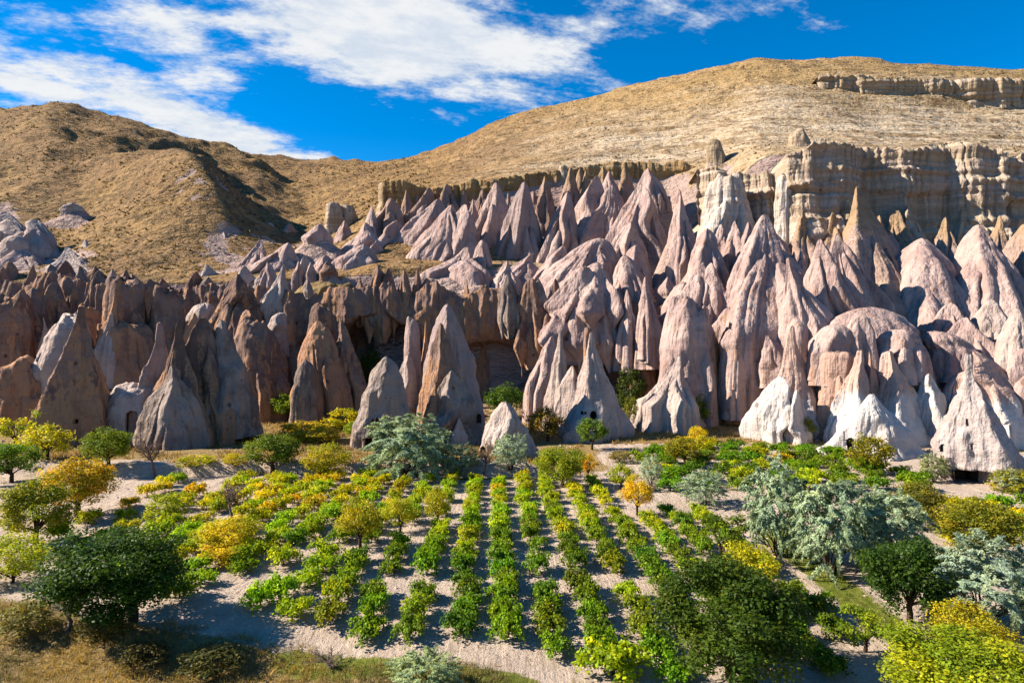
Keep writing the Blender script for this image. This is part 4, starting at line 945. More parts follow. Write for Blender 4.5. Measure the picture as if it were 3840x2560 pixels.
def crown_meshes(kind, seed, n, leaf):
    """crown and trunk of a tree one unit wide and one high"""
    rs = np.random.RandomState(seed)
    cz, rxy, rz, ncl, cr = {'round': (.55, .5, .45, 84, .115), 'tall': (.58, .44, .43, 36, .13), 'bush': (.46, .5, .50, 70, .12), 'sparse': (.58, .46, .40, 19, .11), 'flat': (.53, .52, .47, 90, .11)}[kind]
    U = unit(rs, ncl * 3); U = U[U[:, 2] > (-.8 if kind != 'bush' else -.85)][:ncl]
    rr = rs.uniform(.45, .97, (len(U), 1)) ** .7
    lob = 1 + .22 * vn(U * 1.7 + seed)[:, None]                      # lopsided outline
    K = U * rr * lob * np.array([rxy - cr * .55, rxy - cr * .55, rz - cr * .45]) + np.array([0, 0, cz])
    if kind == 'bush': K[:, 2] = np.maximum(K[:, 2], .10)
    R = cr * rs.uniform(.7, 1.25, len(K))
    per = rs.choice(len(K), n, p=R ** 2 / (R ** 2).sum())
    D = unit(rs, n); q = rs.uniform(.25, 1.0, (n, 1)) ** .55
    C = K[per] + D * q * R[per][:, None] * np.array([1.1, 1.1, .85])
    # stray shoots
    stray = rs.rand(n) < .06; C[stray] += D[stray] * R[per][stray][:, None] * .55
    N = D * .8 + np.array([0, 0, .55]) + rs.normal(size=(n, 3)) * .55
    rnd = np.clip(rs.rand(n) * .75 + .25 * rs.rand(len(K))[per], 0, 1)
    cm = leaf_mesh('crown', C, N, leaf * rs.uniform(.6, 1.35, n), .62, rnd, M['leaf'], rs=rs, clump=rs.rand(len(K))[per])
    tb = Tube(); fork = .2 if kind in ('round', 'flat', 'tall', 'sparse') else .08
    tr = .030 if kind != 'bush' else .018
    tb.add([(0, 0, -.03), (.008, 0, fork * .5), (0.0, .01, fork)], tr * 1.25, tr, 7)
    for i in rs.choice(len(K), min(len(K), 13), replace=False):
        k = K[i]; mid = np.array([k[0] * .4, k[1] * .4, fork + (k[2] - fork) * .55]) + rs.normal(size=3) * .02
        tb.add([(0, 0, fork * .92), mid * .5 + np.array([0, 0, fork * .5]), mid, k], tr * .6, tr * .12, 4)
    return cm, tb.mesh('trunk', M['bark'])

def feather_meshes(seed, n, weep=.5):
    rs = np.random.RandomState(seed)
    npl = 230
    U = unit(rs, npl * 3); U = U[U[:, 2] > -.75][:npl]
    low = U[:, 2] < .1; hor = np.linalg.norm(U[:, :2], axis=1, keepdims=True) + 1e-6
    U[:, :2] = np.where(low[:, None], U[:, :2] / hor * np.sqrt(rs.rand(len(U), 1) * .5 + .5), U[:, :2])
    K = U * rs.uniform(.35, .95, (len(U), 1)) ** .6 * np.array([.43, .43, .48]) * (1 + .2 * vn(U * 1.6 + seed)[:, None]) + np.array([0, 0, .5])
    per = rs.randint(len(K), size=n); s = rs.rand(n) ** .8
    dirs = U * .6 + np.array([0, 0, .35]) + rs.normal(size=U.shape) * .35; dirs /= np.linalg.norm(dirs, axis=1, keepdims=True)
    L = rs.uniform(.12, .24, len(K))
    off = dirs[per] * (s * L[per])[:, None]; off[:, 2] -= weep * (s ** 2) * L[per] * 1.1
    C = K[per] + off + rs.normal(size=(n, 3)) * .022 * (1.1 - s)[:, None]
    C[:, 2] = np.maximum(C[:, 2], .02)
    T = dirs[per] + np.array([0, 0, -1.0]) * s[:, None] * weep * 1.6 + rs.normal(size=(n, 3)) * .35
    N = U[per] + rs.normal(size=(n, 3)) * .6 + np.array([0, 0, .3])
    rnd = np.clip(rs.rand(n) * .6 + .4 * rs.rand(len(K))[per], 0, 1)
    cm = leaf_mesh('crown', C, N, rs.uniform(.024, .05, n), .34, rnd, M['feather'], T, rs, rs.rand(len(K))[per])
    tb = Tube()
    for i in rs.choice(len(K), 9, replace=False):
        k = K[i]; b = np.array([rs.uniform(-.05, .05), rs.uniform(-.05, .05), -.03])
        tb.add([b, b * .5 + k * .4 + np.array([0, 0, .05]), k], .014, .003, 4)
    return cm, tb.mesh('trunk', M['bark'])

def bare_meshes(seed, wide=.5):
    rs = np.random.RandomState(seed); tb = Tube(); tw = Tube()
    def grow(p, d, L, r, lev):
        pts = [p]; dd = d.copy()
        for k in range(3):
            dd = dd + rs.normal(size=3) * .16; dd[2] += .05; dd /= np.linalg.norm(dd); pts.append(pts[-1] + dd * L / 3)
        (tb if lev < 2 else tw).add(pts, r, r * .55, 5 if lev < 2 else 3)
        if lev >= 4: return
        for k in range(4 if lev else 6):
            q = pts[rs.randint(1, 4)] if lev else pts[-1]
            nd = dd * .75 + rs.normal(size=3) * (.55 if lev else .75); nd[2] = abs(nd[2]) * (1 if lev < 3 else .5) + .1; nd /= np.linalg.norm(nd)
            grow(q, nd, L * rs.uniform(.55, .78), r * .5, lev + 1)
    grow(np.array([0, 0, -.02]), np.array([0.03, 0, 1.0]), .26, .026, 0)
    def fit(ms):
        return ms
    a, b = tw.mesh('twigs', M['twig']), tb.mesh('trunk', M['twig'])
    V = np.vstack(tb.V + tw.V); ext = np.abs(V[:, :2]).max(); top = V[:, 2].max()
    for me in (a, b):
        co = np.empty(len(me.vertices) * 3, np.float32); me.vertices.foreach_get('co', co); co = co.reshape(-1, 3)
        co[:, :2] *= .5 / ext; co[:, 2] *= 1 / top
        me.vertices.foreach_set('co', co.ravel()); me.update()
    return a, b

LIB = {
 'big': [crown_meshes('round', 201, 26000, .026), crown_meshes('flat', 202, 26000, .026)],
 'round': [crown_meshes('round', 210 + k, 11000, .033) for k in range(3)],
 'tall': [crown_meshes('tall', 220 + k, 5500, .037) for k in range(3)],
 'bush': [crown_meshes('bush', 230 + k, 7000, .035) for k in range(3)],
 'sparse': [crown_meshes('sparse', 240 + k, 1500, .05) for k in range(3)],
 'small': [crown_meshes('round', 250 + k, 3000, .052) for k in range(3)],
 'smallbush': [crown_meshes('bush', 260 + k, 2600, .055) for k in range(3)],
 'feather': [feather_meshes(270 + k, 44000) for k in range(3)],
 'smallfeather': [feather_meshes(280 + k, 20000, .3) for k in range(2)],
 'bare': [bare_meshes(290 + k) for k in range(3)],
}
GREEN, MID, LIME, YEL, ORA, OLIVE, SILVER, SAGE, DUN = (.040, .085, .010), (.095, .175, .012), (.20, .27, .010), (.38, .30, .010), (.48, .215, .010), (.135, .135, .018), (.245, .32, .25), (.20, .24, .13), (.16, .12, .065)
_cnt = {}
def plant(name, kind, bx, by, x0, x1, yt, col, label, cat='tree', group=None, deep=None, loc=None):
    """a tree or bush; foot at (bx, by), crown from x0 to x1 with its top at yt, in units of the 2352 wide picture"""
    k = 1024 / 2352
    p = ground_hit(bx * k, by * k) if loc is None else loc
    if deep: p = at(bx * k, by * k, deep); p.z = float(tz(p.x, p.y))
    w = (x1 - x0) * k * p.y / F; h = (by - yt) * k * p.y / F
    i = _cnt.get(kind, 0); _cnt[kind] = i + 1
    cm, tm = LIB[kind][i % len(LIB[kind])]
    o = bpy.data.objects.new(name, None); COL.objects.link(o); o.location = p
    tag(o, label, cat, group)
    ang = random.uniform(0, 6.28); cxo = ((x0 + x1) / 2 - bx) * k * p.y / F
    for nm, me in (('twigs' if kind == 'bare' else 'crown' if 'bush' not in kind else 'foliage', cm), ('trunk' if 'bush' not in kind else 'stem', tm)):
        c = link(nm, me, o)
        c.rotation_euler = (0, 0, ang)
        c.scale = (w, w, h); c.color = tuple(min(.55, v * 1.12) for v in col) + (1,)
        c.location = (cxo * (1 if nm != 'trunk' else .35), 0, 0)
    return o
FT = 'fruit trees round the vineyard'; SV = 'silvery feathery bushes'; BK = 'trees at the foot of the cliff'; UB = 'low bushes below the cliff'
PL = [
 ('fruit_tree', 'big', 318, 1432, 112, 442, 1205, (.032, .072, .008), 'largest dark green fruit tree, on the brown grassy bank at the near edge', FT),
 ('fruit_tree', 'big', 1688, 1562, 1485, 1842, 1290, (.045, .078, .008), 'broad dark green fruit tree with yellowing lower leaves at the corner of the vines', FT),
 ('fruit_tree', 'round', 2097, 1428, 1975, 2175, 1222, (.030, .066, .008), 'dark green round tree on a straight trunk between two silvery bushes', FT),
 ('young_tree', 'sparse', 1995, 1497, 1905, 2042, 1378, (.15, .21, .012), 'slim young tree standing alone on the bare pale soil', FT),
 ('fruit_tree', 'round', 82, 1248, -5, 172, 1093, (.17, .19, .012), 'yellow-green fruit tree in front of the orange one', FT),
 ('fruit_tree', 'round', 178, 1182, 88, 268, 1042, (.40, .22, .012), 'orange fruit tree with a dark trunk', FT),
 ('fruit_tree', 'bush', 40, 1338, -60, 118, 1212, (.27, .25, .012), 'spreading yellow-green bush cut off by the picture edge', FT),
 ('fruit_tree', 'round', 25, 1107, -40, 95, 1008, MID, 'green fruit tree beside the golden ones below the dark chimney', FT),
 ('fruit_tree', 'small', 110, 1055, 48, 168, 968, (.36, .27, .012), 'golden fruit tree at the foot of the tall dark chimney', FT),
 ('fruit_tree', 'sparse', 32, 1030, -10, 98, 932, (.36, .29, .02), 'thin half-bare yellow tree near the round orange boulder', FT),
 ('fruit_tree', 'round', 250, 1072, 186, 306, 982, (.12, .17, .012), 'green fruit tree in front of the arched doorway', FT),
 ('bare_tree', 'bare', 357, 1097, 300, 414, 990, (.2, .14, .1), 'leafless purplish tree in front of the grey spire', FT),
 ('bare_tree', 'bare', 533, 1200, 474, 600, 1095, (.2, .14, .1), 'leafless dark tree standing among the vines', FT),
 ('fruit_tree', 'round', 625, 1082, 552, 698, 990, (.10, .145, .012), 'wide dark olive fruit tree on the terrace bank', FT),
 ('fruit_bush', 'bush', 745, 1088, 690, 810, 1012, (.27, .27, .012), 'yellow-green mound of leaves beside the olive tree on the terrace', FT),
 ('fruit_bush', 'smallbush', 400, 1198, 322, 436, 1128, (.24, .28, .012), 'lime yellow bush between the orange tree and the leafless dark tree', FT),
 ('fruit_bush', 'bush', 530, 1268, 446, 606, 1176, (.40, .28, .012), 'golden bush below the leafless dark tree', FT),
 ('fruit_bush', 'smallbush', 512, 1296, 458, 568, 1236, (.50, .30, .012), 'bright amber bush in front of the golden one', FT),
 ('young_tree', 'tall', 828, 1258, 770, 884, 1140, (.25, .24, .012), 'yellow-green young tree among the vines, leftmost of three', FT),
 ('young_tree', 'tall', 920, 1222, 870, 965, 1142, (.32, .26, .012), 'yellow young tree among the vines, middle one of three', FT),
 ('young_tree', 'tall', 1005, 1207, 966, 1048, 1112, (.33, .25, .012), 'slender upright yellow tree among the vines, rightmost of three', FT),
 ('fruit_tree', 'round', 1297, 1118, 1222, 1350, 1020, (.17, .215, .010), 'round green tree with a yellow top at the back of the vines', FT),
 ('fruit_tree', 'sparse', 1352, 1102, 1320, 1376, 1028, (.55, .25, .012), 'orange sapling pressed against the round green tree', FT),
 ('silver_bush', 'feather', 935, 1092, 830, 1050, 955, (.24, .315, .24), 'large silvery bush in front of the bullet-shaped chimney', SV),
 ('silver_bush', 'smallfeather', 1172, 1080, 1126, 1220, 1000, (.30, .37, .31), 'thin silvery bush in front of the small pale boulder chimney', SV),
 ('silver_bush', 'feather', 1785, 1275, 1708, 1862, 1064, SILVER, 'silvery feathery bush at the uphill end of the great silvery thicket', SV),
 ('silver_bush', 'feather', 1910, 1318, 1812, 2012, 1094, (.25, .325, .25), 'silvery feathery bush in the middle of the great silvery thicket', SV),
 ('silver_bush', 'feather', 2040, 1310, 1940, 2140, 1122, (.24, .31, .24), 'silvery feathery bush at the end of the thicket by the dark round tree', SV),
 ('silver_bush', 'feather', 2250, 1450, 2130, 2400, 1240, (.225, .29, .245), 'wispy silvery bush above the orange undergrowth in the near corner', SV),
 ('silver_bush', 'smallfeather', 1495, 1115, 1466, 1526, 1046, (.33, .40, .33), 'small silvery bush beside the orange tree behind the vines', SV),
 ('silver_bush', 'smallfeather', 1620, 1158, 1560, 1674, 1082, SILVER, 'rounded silvery bush below the back vineyard', SV),
 ('silver_bush', 'smallfeather', 1050, 1090, 1005, 1105, 1020, (.24, .30, .21), 'dull silvery bush between the large silvery bush and the pale boulder', SV),
 ('silver_bush', 'smallfeather', 985, 1590, 885, 1068, 1500, (.26, .33, .20), 'sage bush at the bottom edge of the picture', SV),
 ('silver_bush', 'smallfeather', 2145, 1105, 2110, 2180, 1040, (.25, .27, .15), 'olive-grey bush at the foot of the chimney with the cave mouth', SV),
 ('silver_bush', 'smallfeather', 2320, 1130, 2285, 2350, 1080, (.25, .29, .18), 'grey-green bush in front of the cave-mouth chimney', SV),
 ('fruit_tree', 'round', 2112, 1215, 2045, 2178, 1102, OLIVE, 'olive-green tree behind the silvery thicket', FT),
 ('fruit_tree', 'round', 2260, 1290, 2150, 2352, 1138, (.16, .16, .014), 'wide olive-yellow tree behind the wispy silvery bush', FT),
 ('fruit_tree', 'round', 1715, 1405, 1640, 1796, 1240, (.34, .26, .012), 'yellow-topped tree behind the broad dark green tree', FT),
 ('fruit_tree', 'sparse', 1655, 1295, 1594, 1728, 1158, (.075, .12, .010), 'open green tree beside the vines near the silvery thicket', FT),
 ('fruit_bush', 'bush', 2215, 1510, 2126, 2310, 1368, (.30, .21, .012), 'orange-green undergrowth below the wispy silvery bush', FT),
 ('fruit_tree', 'big', 2245, 1660, 2040, 2420, 1450, (.19, .24, .012), 'bright yellow-green tree top in the near corner', FT),
 ('cliff_tree', 'small', 1595, 980, 1552, 1630, 906, (.11, .16, .012), 'green tree on two thin stems in the clearing below the buttress', BK),
 ('cliff_tree', 'small', 1358, 1032, 1322, 1402, 956, (.075, .14, .012), 'green tree on a thin trunk in front of the knob-tipped cone', BK),
 ('cliff_tree', 'small', 1262, 1012, 1202, 1302, 928, (.17, .12, .012), 'brownish autumn tree between the pale boulder and the knob-tipped cone', BK),
 ('cliff_tree', 'small', 1500, 978, 1460, 1548, 922, (.08, .17, .012), 'bright green tree in the shade right of the knob-tipped cone', BK),
 ('cliff_tree', 'small', 1773, 1007, 1748, 1798, 956, (.075, .13, .012), 'little round green tree at the foot of the fluted white cone', BK),
 ('cliff_tree', 'smallbush', 1840, 1010, 1796, 1874, 948, (.13, .16, .02), 'dull green bush between the two white cones', BK),
 ('cliff_tree', 'small', 1892, 990, 1858, 1924, 908, (.19, .16, .012), 'yellowish tree tucked behind the white tent-shaped cone', BK),
 ('cliff_tree', 'small', 2000, 1090, 1948, 2054, 994, (.17, .16, .012), 'olive and gold tree in front of the white tent-shaped cone', BK),
 ('cliff_bush', 'smallbush', 1602, 1014, 1576, 1630, 976, (.58, .33, .012), 'bright orange bush in the clearing', BK),
 ('cliff_tree', 'small', 1572, 1068, 1522, 1628, 998, (.19, .18, .012), 'olive-gold tree in front of the orange bush', BK),
 ('cliff_tree', 'tall', 1464, 1182, 1420, 1508, 1090, (.48, .27, .012), 'orange-topped young tree behind the vine rows', FT),
 ('cliff_tree', 'small', 1426, 1122, 1390, 1462, 1058, (.24, .22, .012), 'yellow-olive tree next to the orange-topped young tree', FT),
 ('cliff_tree', 'small', 662, 968, 622, 708, 898, (.13, .20, .012), 'bright green bushy tree below the broad orange buttress', BK),
 ('cliff_tree', 'small', 722, 966, 686, 758, 908, (.075, .18, .012), 'vivid green tree beside the bright green bushy one', BK),
 ('cliff_bush', 'smallbush', 700, 1002, 640, 760, 960, (.36, .23, .012), 'amber bush below the two bright green trees', UB),
 ('cliff_bush', 'smallbush', 790, 985, 740, 836, 930, (.40, .29, .012), 'yellow bush against the flank of the bullet-shaped chimney', UB),
 ('cliff_bush', 'smallbush', 735, 1015, 690, 790, 978, (.38, .25, .012), 'golden bush in the middle of the amber undergrowth', UB),
 ('cliff_bush', 'smallbush', 660, 1018, 620, 712, 985, (.34, .22, .012), 'rust-gold bush at the shady end of the amber undergrowth', UB),
 ('cliff_bush', 'smallbush', 808, 1000, 785, 830, 962, (.17, .25, .012), 'lime bush touching the bullet-shaped chimney', UB),
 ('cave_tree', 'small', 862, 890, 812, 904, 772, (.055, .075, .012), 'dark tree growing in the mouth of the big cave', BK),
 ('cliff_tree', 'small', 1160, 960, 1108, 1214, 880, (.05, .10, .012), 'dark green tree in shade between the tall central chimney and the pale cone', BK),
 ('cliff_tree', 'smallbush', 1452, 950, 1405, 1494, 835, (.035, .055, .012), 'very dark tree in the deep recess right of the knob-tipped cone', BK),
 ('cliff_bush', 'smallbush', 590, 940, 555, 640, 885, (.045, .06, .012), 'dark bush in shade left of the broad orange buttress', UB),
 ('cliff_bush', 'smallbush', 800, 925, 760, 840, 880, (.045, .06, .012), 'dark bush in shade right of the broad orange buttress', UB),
 ('cliff_bush', 'smallbush', 70, 965, 20, 125, 910, (.12, .17, .03), 'grey-green bush beside the round orange boulder', UB),
 ('cliff_bush', 'smallbush', 995, 985, 970, 1025, 925, (.14, .19, .06), 'grey-green bush climbing the tall central chimney', UB),
 ('cliff_bush', 'smallbush', 1088, 1012, 1065, 1112, 982, (.09, .20, .012), 'vivid green bush left of the pale boulder chimney', UB),
 ('cliff_bush', 'smallbush', 1440, 975, 1425, 1475, 905, (.10, .12, .012), 'olive bush at the right foot of the knob-tipped cone', UB),
 ('cliff_bush', 'smallbush', 450, 1072, 405, 498, 1040, (.34, .26, .012), 'yellow bush at the shady foot of the grey spire', UB),
 ('cliff_bush', 'smallbush', 540, 1070, 508, 575, 1038, (.38, .26, .012), 'gold bush left of the dark olive tree', UB),
 ('scrub_bush', 'smallbush', 60, 1455, -10, 130, 1375, (.16, .15, .05), 'dusty olive scrub on the bank in the near left corner', 'scrub on the near bank'),
 ('scrub_bush', 'bare', 150, 1450, 90, 235, 1370, DUN, 'twiggy brown scrub beside the largest fruit tree', 'scrub on the near bank'),
 ('scrub_bush', 'smallbush', 235, 1480, 180, 300, 1395, (.10, .085, .03), 'dark tangled scrub under the largest fruit tree', 'scrub on the near bank'),
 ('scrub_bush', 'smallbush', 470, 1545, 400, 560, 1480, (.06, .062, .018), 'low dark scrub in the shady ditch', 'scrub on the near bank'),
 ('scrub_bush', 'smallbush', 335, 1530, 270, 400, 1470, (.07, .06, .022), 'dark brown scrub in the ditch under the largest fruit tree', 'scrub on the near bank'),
 ('scrub_bush', 'bare', 760, 1535, 690, 850, 1495, DUN, 'pile of grey cut branches on the near bank', 'scrub on the near bank'),
 ('scrub_bush', 'smallbush', 1420, 1060, 1395, 1450, 1030, (.17, .15, .06), 'dry olive scrub behind the round green tree', UB),
 ('scrub_bush', 'bare', 1110, 1090, 1070, 1150, 1020, DUN, 'bare grey bush left of the pale boulder chimney', UB),
 ('scrub_bush', 'smallbush', 1645, 950, 1618, 1680, 920, (.19, .16, .11), 'grey dry bush in the clearing by the buttress', UB),
 ('fruit_bush', 'smallbush', 2330, 1130, 2270, 2400, 1075, (.20, .20, .012), 'yellow-green bush in front of the cave-mouth chimney by the picture edge', FT),
 ('fruit_bush', 'smallbush', 2210, 1205, 2170, 2260, 1150, (.13, .17, .012), 'green bush between the two olive trees', FT),
]
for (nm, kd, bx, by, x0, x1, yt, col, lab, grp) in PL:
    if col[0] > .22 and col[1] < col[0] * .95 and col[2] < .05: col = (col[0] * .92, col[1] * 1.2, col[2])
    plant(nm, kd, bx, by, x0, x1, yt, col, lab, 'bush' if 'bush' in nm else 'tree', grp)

# ------------------------------------------------------------------ grapevines
def vine_meshes(seed):
    rs = np.random.RandomState(seed); Cs, Ns = [], []
    st = Tube(); st.add([(0, 0, -.08), (.03, .02, .18), (.0, .03, .42)], .055, .04, 6)
    nc = rs.randint(15, 20)
    for k in range(nc):
        a = k / nc * 6.28 + rs.uniform(-.3, .3); L = rs.uniform(.75, 1.25); up = rs.uniform(.35, 1.15)
        t = np.linspace(0, 1, 9); wig = rs.uniform(-.35, .35)
        x = np.cos(a + wig * t) * L * t; y = np.sin(a + wig * t) * L * t; z = .38 + up * t * 1.5 - (up * 1.05 + rs.uniform(0, .5)) * t * t
        pts = np.stack([x, y, np.maximum(z, .06)], -1)
        st.add(pts[:6], .013, .005, 3)
        n = rs.randint(80, 110); s = rs.uniform(.12, 1, n); q = np.stack([np.interp(s, t, pts[:, i]) for i in range(3)], -1)
        Cs.append(q + rs.normal(size=(n, 3)) * np.array([.13, .13, .10])); Ns.append(rs.normal(size=(n, 3)) * .6 + np.array([0, 0, .75]) + q * np.array([.4, .4, 0]))
    C = np.vstack(Cs); C[:, 2] = np.maximum(C[:, 2], .05); N = np.vstack(Ns); n = len(C)
    return leaf_mesh('foliage', C, N, rs.uniform(.10, .20, n), .85, rs.rand(n), M['leaf'], rs=rs, clump=np.concatenate([np.full(len(c_), rs.rand()) for c_ in Cs])), st.mesh('stem', M['bark'])
VLIB = [vine_meshes(400 + k) for k in range(8)]
ORD = 'zeroth first second third fourth fifth sixth seventh eighth ninth tenth eleventh twelfth thirteenth fourteenth fifteenth sixteenth seventeenth eighteenth nineteenth twentieth twenty-first twenty-second twenty-third twenty-fourth twenty-fifth'.split()
HUES = [('dark green', (.085, .16, .008)), ('green', (.14, .235, .008)), ('lime green', (.28, .37, .008)), ('yellow-green', (.38, .39, .010)), ('yellow', (.46, .43, .012)), ('russet', (.33, .215, .02))]
def vine(x, y, sx, hue, label, group, across=1.0):
    zs = random.uniform(.85, 1.15)
    p = Vector((x, y, float(tz(x, y))))
    o = bpy.data.objects.new('grapevine', None); COL.objects.link(o); o.location = p
    tag(o, label, 'grapevine', group)
    fm, sm = VLIB[random.randrange(len(VLIB))]
    a = random.uniform(0, 6.28); j = [c * random.uniform(.74, 1.06) for c in hue]
    for nm, me in (('foliage', fm), ('stem', sm)):
        c = link(nm, me, o); c.rotation_euler = (0, 0, a); c.scale = (sx, sx * 1.0, sx * zs); c.color = (*j, 1)
    o.scale = (across, 1.0, 1.0)
blocked = [(o.location.x, o.location.y, 1.0) for o in COL.objects if o.type == 'EMPTY' and o.get('category') in ('tree', 'bush') and o.location.y < 72]
def free(x, y): return all((x - a) ** 2 + (y - b) ** 2 > r * r for a, b, r in blocked)
rows = list(range(-14, 8)); nv = 0
for ri, i in enumerate(rows):
    k = 0; Y = 29.5 + (i % 2) * .7 if i > -11 else 45 + (i % 3)
    while Y < 71.3:
        Y += random.uniform(1.9, 2.5) if Y > 50 else random.uniform(1.95, 2.45)
        X = -1.2 + 2.35 * i - .03 * (Y - 63) + random.gauss(0, .13 if i > -5 else .4)
        if Y > 71.5 or Y < 32.0 - .34 * X * (1 if X < 8 else .9) or 40.9 < Y < 42.3 or X > 17.2 - (Y - 30) * .03: continue
        if i < -10 and random.random() < .55: continue
        if i >= 5 and Y > 58: continue
        if i < -4 and Y < 44 and random.random() < .1: continue
        if not free(X, Y): continue
        if random.random() < .04: continue
        k += 1; nv += 1
        warm = .12 + .55 * np.clip((Y - 44) / 20, 0, 1) + .30 * np.clip((-X - 2) / 16, 0, 1) + random.gauss(0, .16)
        hi = 0 if warm < .10 else 1 if warm < .34 else 2 if warm < .72 else 3 if warm < .95 else 4
        if Y < 36 and random.random() < .16: hi = 5 if random.random() < .15 else 3
        sx = random.uniform(.95, 1.18) * (1.03 if Y < 46 else .98 if Y < 56 else .94)
        vine(X, Y, sx, HUES[hi][1], f'{HUES[hi][0]} grapevine, {ORD[k]} from the near end of the {ORD[ri + 1]} row from the left', 'grapevines of the main vineyard', .68 if i > -5 else .85)
for r, Y0 in enumerate(np.arange(67.0, 95, 3.5)):
    k = 0; X = 12.5 + max(0, (Y0 - 84)) * .9 + r % 2
    while X < min(56, 27 + (95 - Y0) * 1.15):
        X += random.uniform(2.7, 3.8); Y = Y0 + random.gauss(0, .5)
        px = 512 + F * X / Y
        if px > 905 - (95 - Y) * 2.0 and Y > 76: continue
        if not free(X, Y) or (px > 915): continue
        k += 1; nv += 1
        hi = random.choice([1, 1, 1, 2, 0, 3 if random.random() < .3 else 1])
        vine(X, Y, random.uniform(1.05, 1.4), HUES[hi][1], f'{HUES[hi][0]} grapevine, {ORD[k]} from the left in the {ORD[r + 1]} row of the back vineyard', 'grapevines of the back vineyard')
for r, Y0 in enumerate((50.0, 54.5, 59.0)):
    k = 0; X = 29.0
    while X < 44:
        X += random.uniform(2.2, 3.2); Y = Y0 + random.gauss(0, .6)
        if 512 + F * X / Y > 1040 or not free(X, Y): continue
        k += 1; nv += 1
        vine(X, Y, random.uniform(.95, 1.3), HUES[random.choice([1, 1, 2, 3])][1], f'grapevine, {ORD[k]} from the silvery thicket in the {ORD[r + 1]} row below the cave-mouth chimney', 'grapevines below the cave-mouth chimney')
for px, py, lab in ((1880, 1400, 'sprawling young grapevine on bare soil beside the silvery thicket'), (1910, 1548, 'small grapevine on bare soil at the bottom edge beside the broad dark tree'), (1545, 1562, 'yellow-green grapevine at the bottom edge next to the broad dark tree'), (465, 1340, 'lone small lime grapevine beside the largest fruit tree'),
                    (1410, 1548, 'tall lime grapevine at the near end of the vineyard')):
    p = ground_hit(px * 1024 / 2352, py * 1024 / 2352)
    vine(p.x, p.y, .8 if 'tall' not in lab else 1.35, HUES[2 if 'lime' in lab else 1][1], lab, 'grapevines of the main vineyard')
print('vines', nv)

# ------------------------------------------------------------------ ground cover nobody could count
def tuft_mesh(name, P, h, n, width, col_rnd, mat, lean=.5, rs=RS):
    m = len(P); k = m * n
    base = np.repeat(P, n, 0) + rs.normal(size=(k, 3)) * np.repeat(h, n)[:, None] * np.array([.28, .28, 0])
    hh = np.repeat(h, n) * rs.uniform(.6, 1.25, k)
    tip = base + np.stack([rs.normal(size=k) * lean * hh, rs.normal(size=k) * lean * hh, hh], -1)
    a = rs.rand(k) * 6.28; w = hh * width
    side = np.stack([np.cos(a) * w, np.sin(a) * w, np.zeros(k)], -1)
    V = np.stack([base - side, base + side, tip], 1).reshape(-1, 3)
    return mesh_from(name, V, np.arange(k * 3).reshape(-1, 3), mat, False, {'rnd': ('FLOAT', np.repeat(np.clip(np.repeat(col_rnd, n) + rs.normal(size=k) * .15, 0, 1), 3))})
def scatter(n, xr, yr, keep):
    x = RS.uniform(*xr, n); y = RS.uniform(*yr, n); m = keep(x, y); x, y = x[m], y[m]
    return np.stack([x, y, tz(x, y) - .02], -1)
def nz2(x, y, s): return fbm(np.stack([x / s, y / s, x * 0], -1), 3)
P = scatter(30000, (-30, 8), (22, 42), lambda x, y: (y < 30.2 - .30 * x + nz2(x, y, 2) * 1.5))
o = link('dry_grass', tuft_mesh('dry_grass', P, RS.uniform(.12, .36, len(P)), 5, .06, np.clip(.5 + nz2(P[:, 0], P[:, 1], 3), 0, 1), M['blade'])); o.color = (.26, .20, .085, 1)
tag(o, 'tall dry straw-coloured grass on the near bank', 'grass', kind='stuff')
P = scatter(26000, (-70, 66), (73, 112), lambda x, y: ((x < 9) | (y > 94) | (nz2(x, y, 5) > .25)) & (nz2(x, y, 6) > -.15) & (np.abs(x / y) < .8))
o = link('dry_grass', tuft_mesh('dry_grass', P, RS.uniform(.2, .6, len(P)), 4, .10, RS.rand(len(P)), M['blade'])); o.color = (.26, .18, .072, 1)
tag(o, 'dry grass and weeds on the terrace at the foot of the cliff', 'grass', kind='stuff')
P = scatter(16000, (-16, 24), (22, 75), lambda x, y: (np.abs(x - (19.8 + (y - 40) * .02)) < 1.2 + nz2(x, y, 3)) | ((np.abs(y - (29.6 - .3 * x)) < .9 + nz2(x, y, 2)) & (x > -13) & (x < -1)))
o = link('green_grass', tuft_mesh('green_grass', P, RS.uniform(.12, .32, len(P)), 5, .06, RS.rand(len(P)), M['blade'])); o.color = (.11, .15, .015, 1)
tag(o, 'green grass verge beside the path', 'grass', kind='stuff')
P = scatter(9000, (-38, 20), (30, 72), lambda x, y: nz2(x, y, 4) > .15)
o = link('weeds', tuft_mesh('weeds', P, RS.uniform(.06, .16, len(P)), 4, .12, RS.rand(len(P)), M['blade'])); o.color = (.19, .14, .06, 1)
tag(o, 'sparse dead weeds on the vineyard soil', 'weeds', kind='stuff')
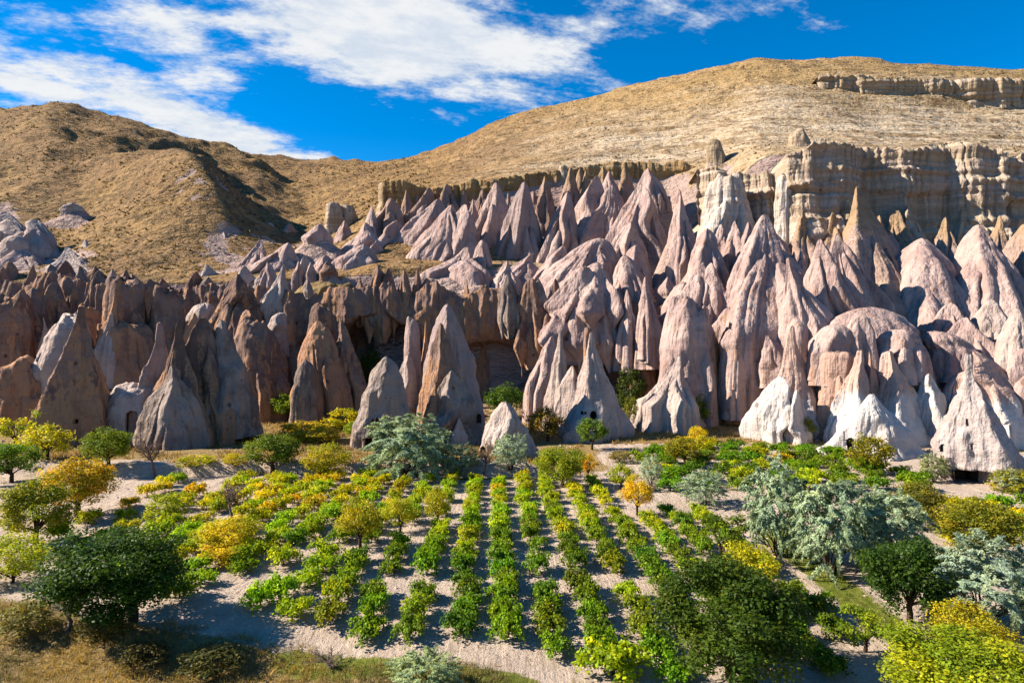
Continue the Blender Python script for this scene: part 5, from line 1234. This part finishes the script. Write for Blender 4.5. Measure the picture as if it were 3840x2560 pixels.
def stone_mesh(name, P, size, mat, rs=RS):
    bm = bmesh.new(); bmesh.ops.create_icosphere(bm, subdivisions=1, radius=.5); bm.verts.ensure_lookup_table()
    v0 = np.array([tuple(v.co) for v in bm.verts]); f0 = np.array([[v.index for v in f.verts] for f in bm.faces]); bm.free()
    n = len(P); sc3 = size[:, None] * rs.uniform(.55, 1.3, (n, 3)) * np.array([1, 1, .7])
    a = rs.rand(n) * 6.28; ca, sa = np.cos(a), np.sin(a)
    V = v0[None] * sc3[:, None, :] * rs.uniform(.72, 1.2, (n, len(v0), 1))
    V = np.stack([V[..., 0] * ca[:, None] - V[..., 1] * sa[:, None], V[..., 0] * sa[:, None] + V[..., 1] * ca[:, None], V[..., 2]], -1) + P[:, None, :]
    return mesh_from(name, V.reshape(-1, 3), (f0[None] + (np.arange(n) * len(v0))[:, None, None]).reshape(-1, 3), mat, False)
P = scatter(3600, (-42, 26), (27, 74), lambda x, y: (y > 29.5 - .3 * x) & (nz2(x, y, 6) > -.2))
tag(link('clods', stone_mesh('clods', P, RS.uniform(.05, .16, len(P)) * RS.choice([1, 1, 1, 1.8], len(P)), M['pale'])), 'pale clods and stones lying on the vineyard soil', 'clods', kind='stuff')
P = scatter(5200, (-75, 75), (78, 128), lambda x, y: (nz2(x, y, 5) > .05) & (np.abs(x / y) < .8) & ((y > 95) | (x < 8)))
tag(link('rubble', stone_mesh('rubble', P, RS.uniform(.12, .45, len(P)) * RS.choice([1, 1, 1, 2.2], len(P)), M['pale'])), 'loose rubble fallen at the foot of the cliff', 'rubble', kind='stuff')
# scrub on the hills
n = 34000; u = RS.uniform(-.85, .85, n); d = RS.uniform(135 ** .5, 440 ** .5, n) ** 2; x = u * d
px = 512 + F * u; dens = np.where(px < 430, 1.0, np.where(d > 190, .3, .6)) * np.clip(.55 + 1.1 * nz2(x, d, 18), .05, 1)
ii = np.clip(np.searchsorted(GU, u), 0, len(GU) - 1); jj = np.clip(np.searchsorted(GD, d), 0, len(GD) - 1)
m = (RS.rand(n) < dens) & (SKIRT[ii, jj] < .5)
P = np.stack([x[m], d[m], tz(x[m], d[m]) - .1], -1)
o = link('hill_scrub', tuft_mesh('hill_scrub', P, RS.uniform(.25, .65, len(P)) * np.where(px[m] > 430, .75, 1.0) * (.7 + d[m] / 600), 4, .5, RS.rand(len(P)), M['blade'], .7)); o.color = (.10, .07, .03, 1)
tag(o, 'low dry scrub dotted over the hillsides', 'scrub', kind='stuff')
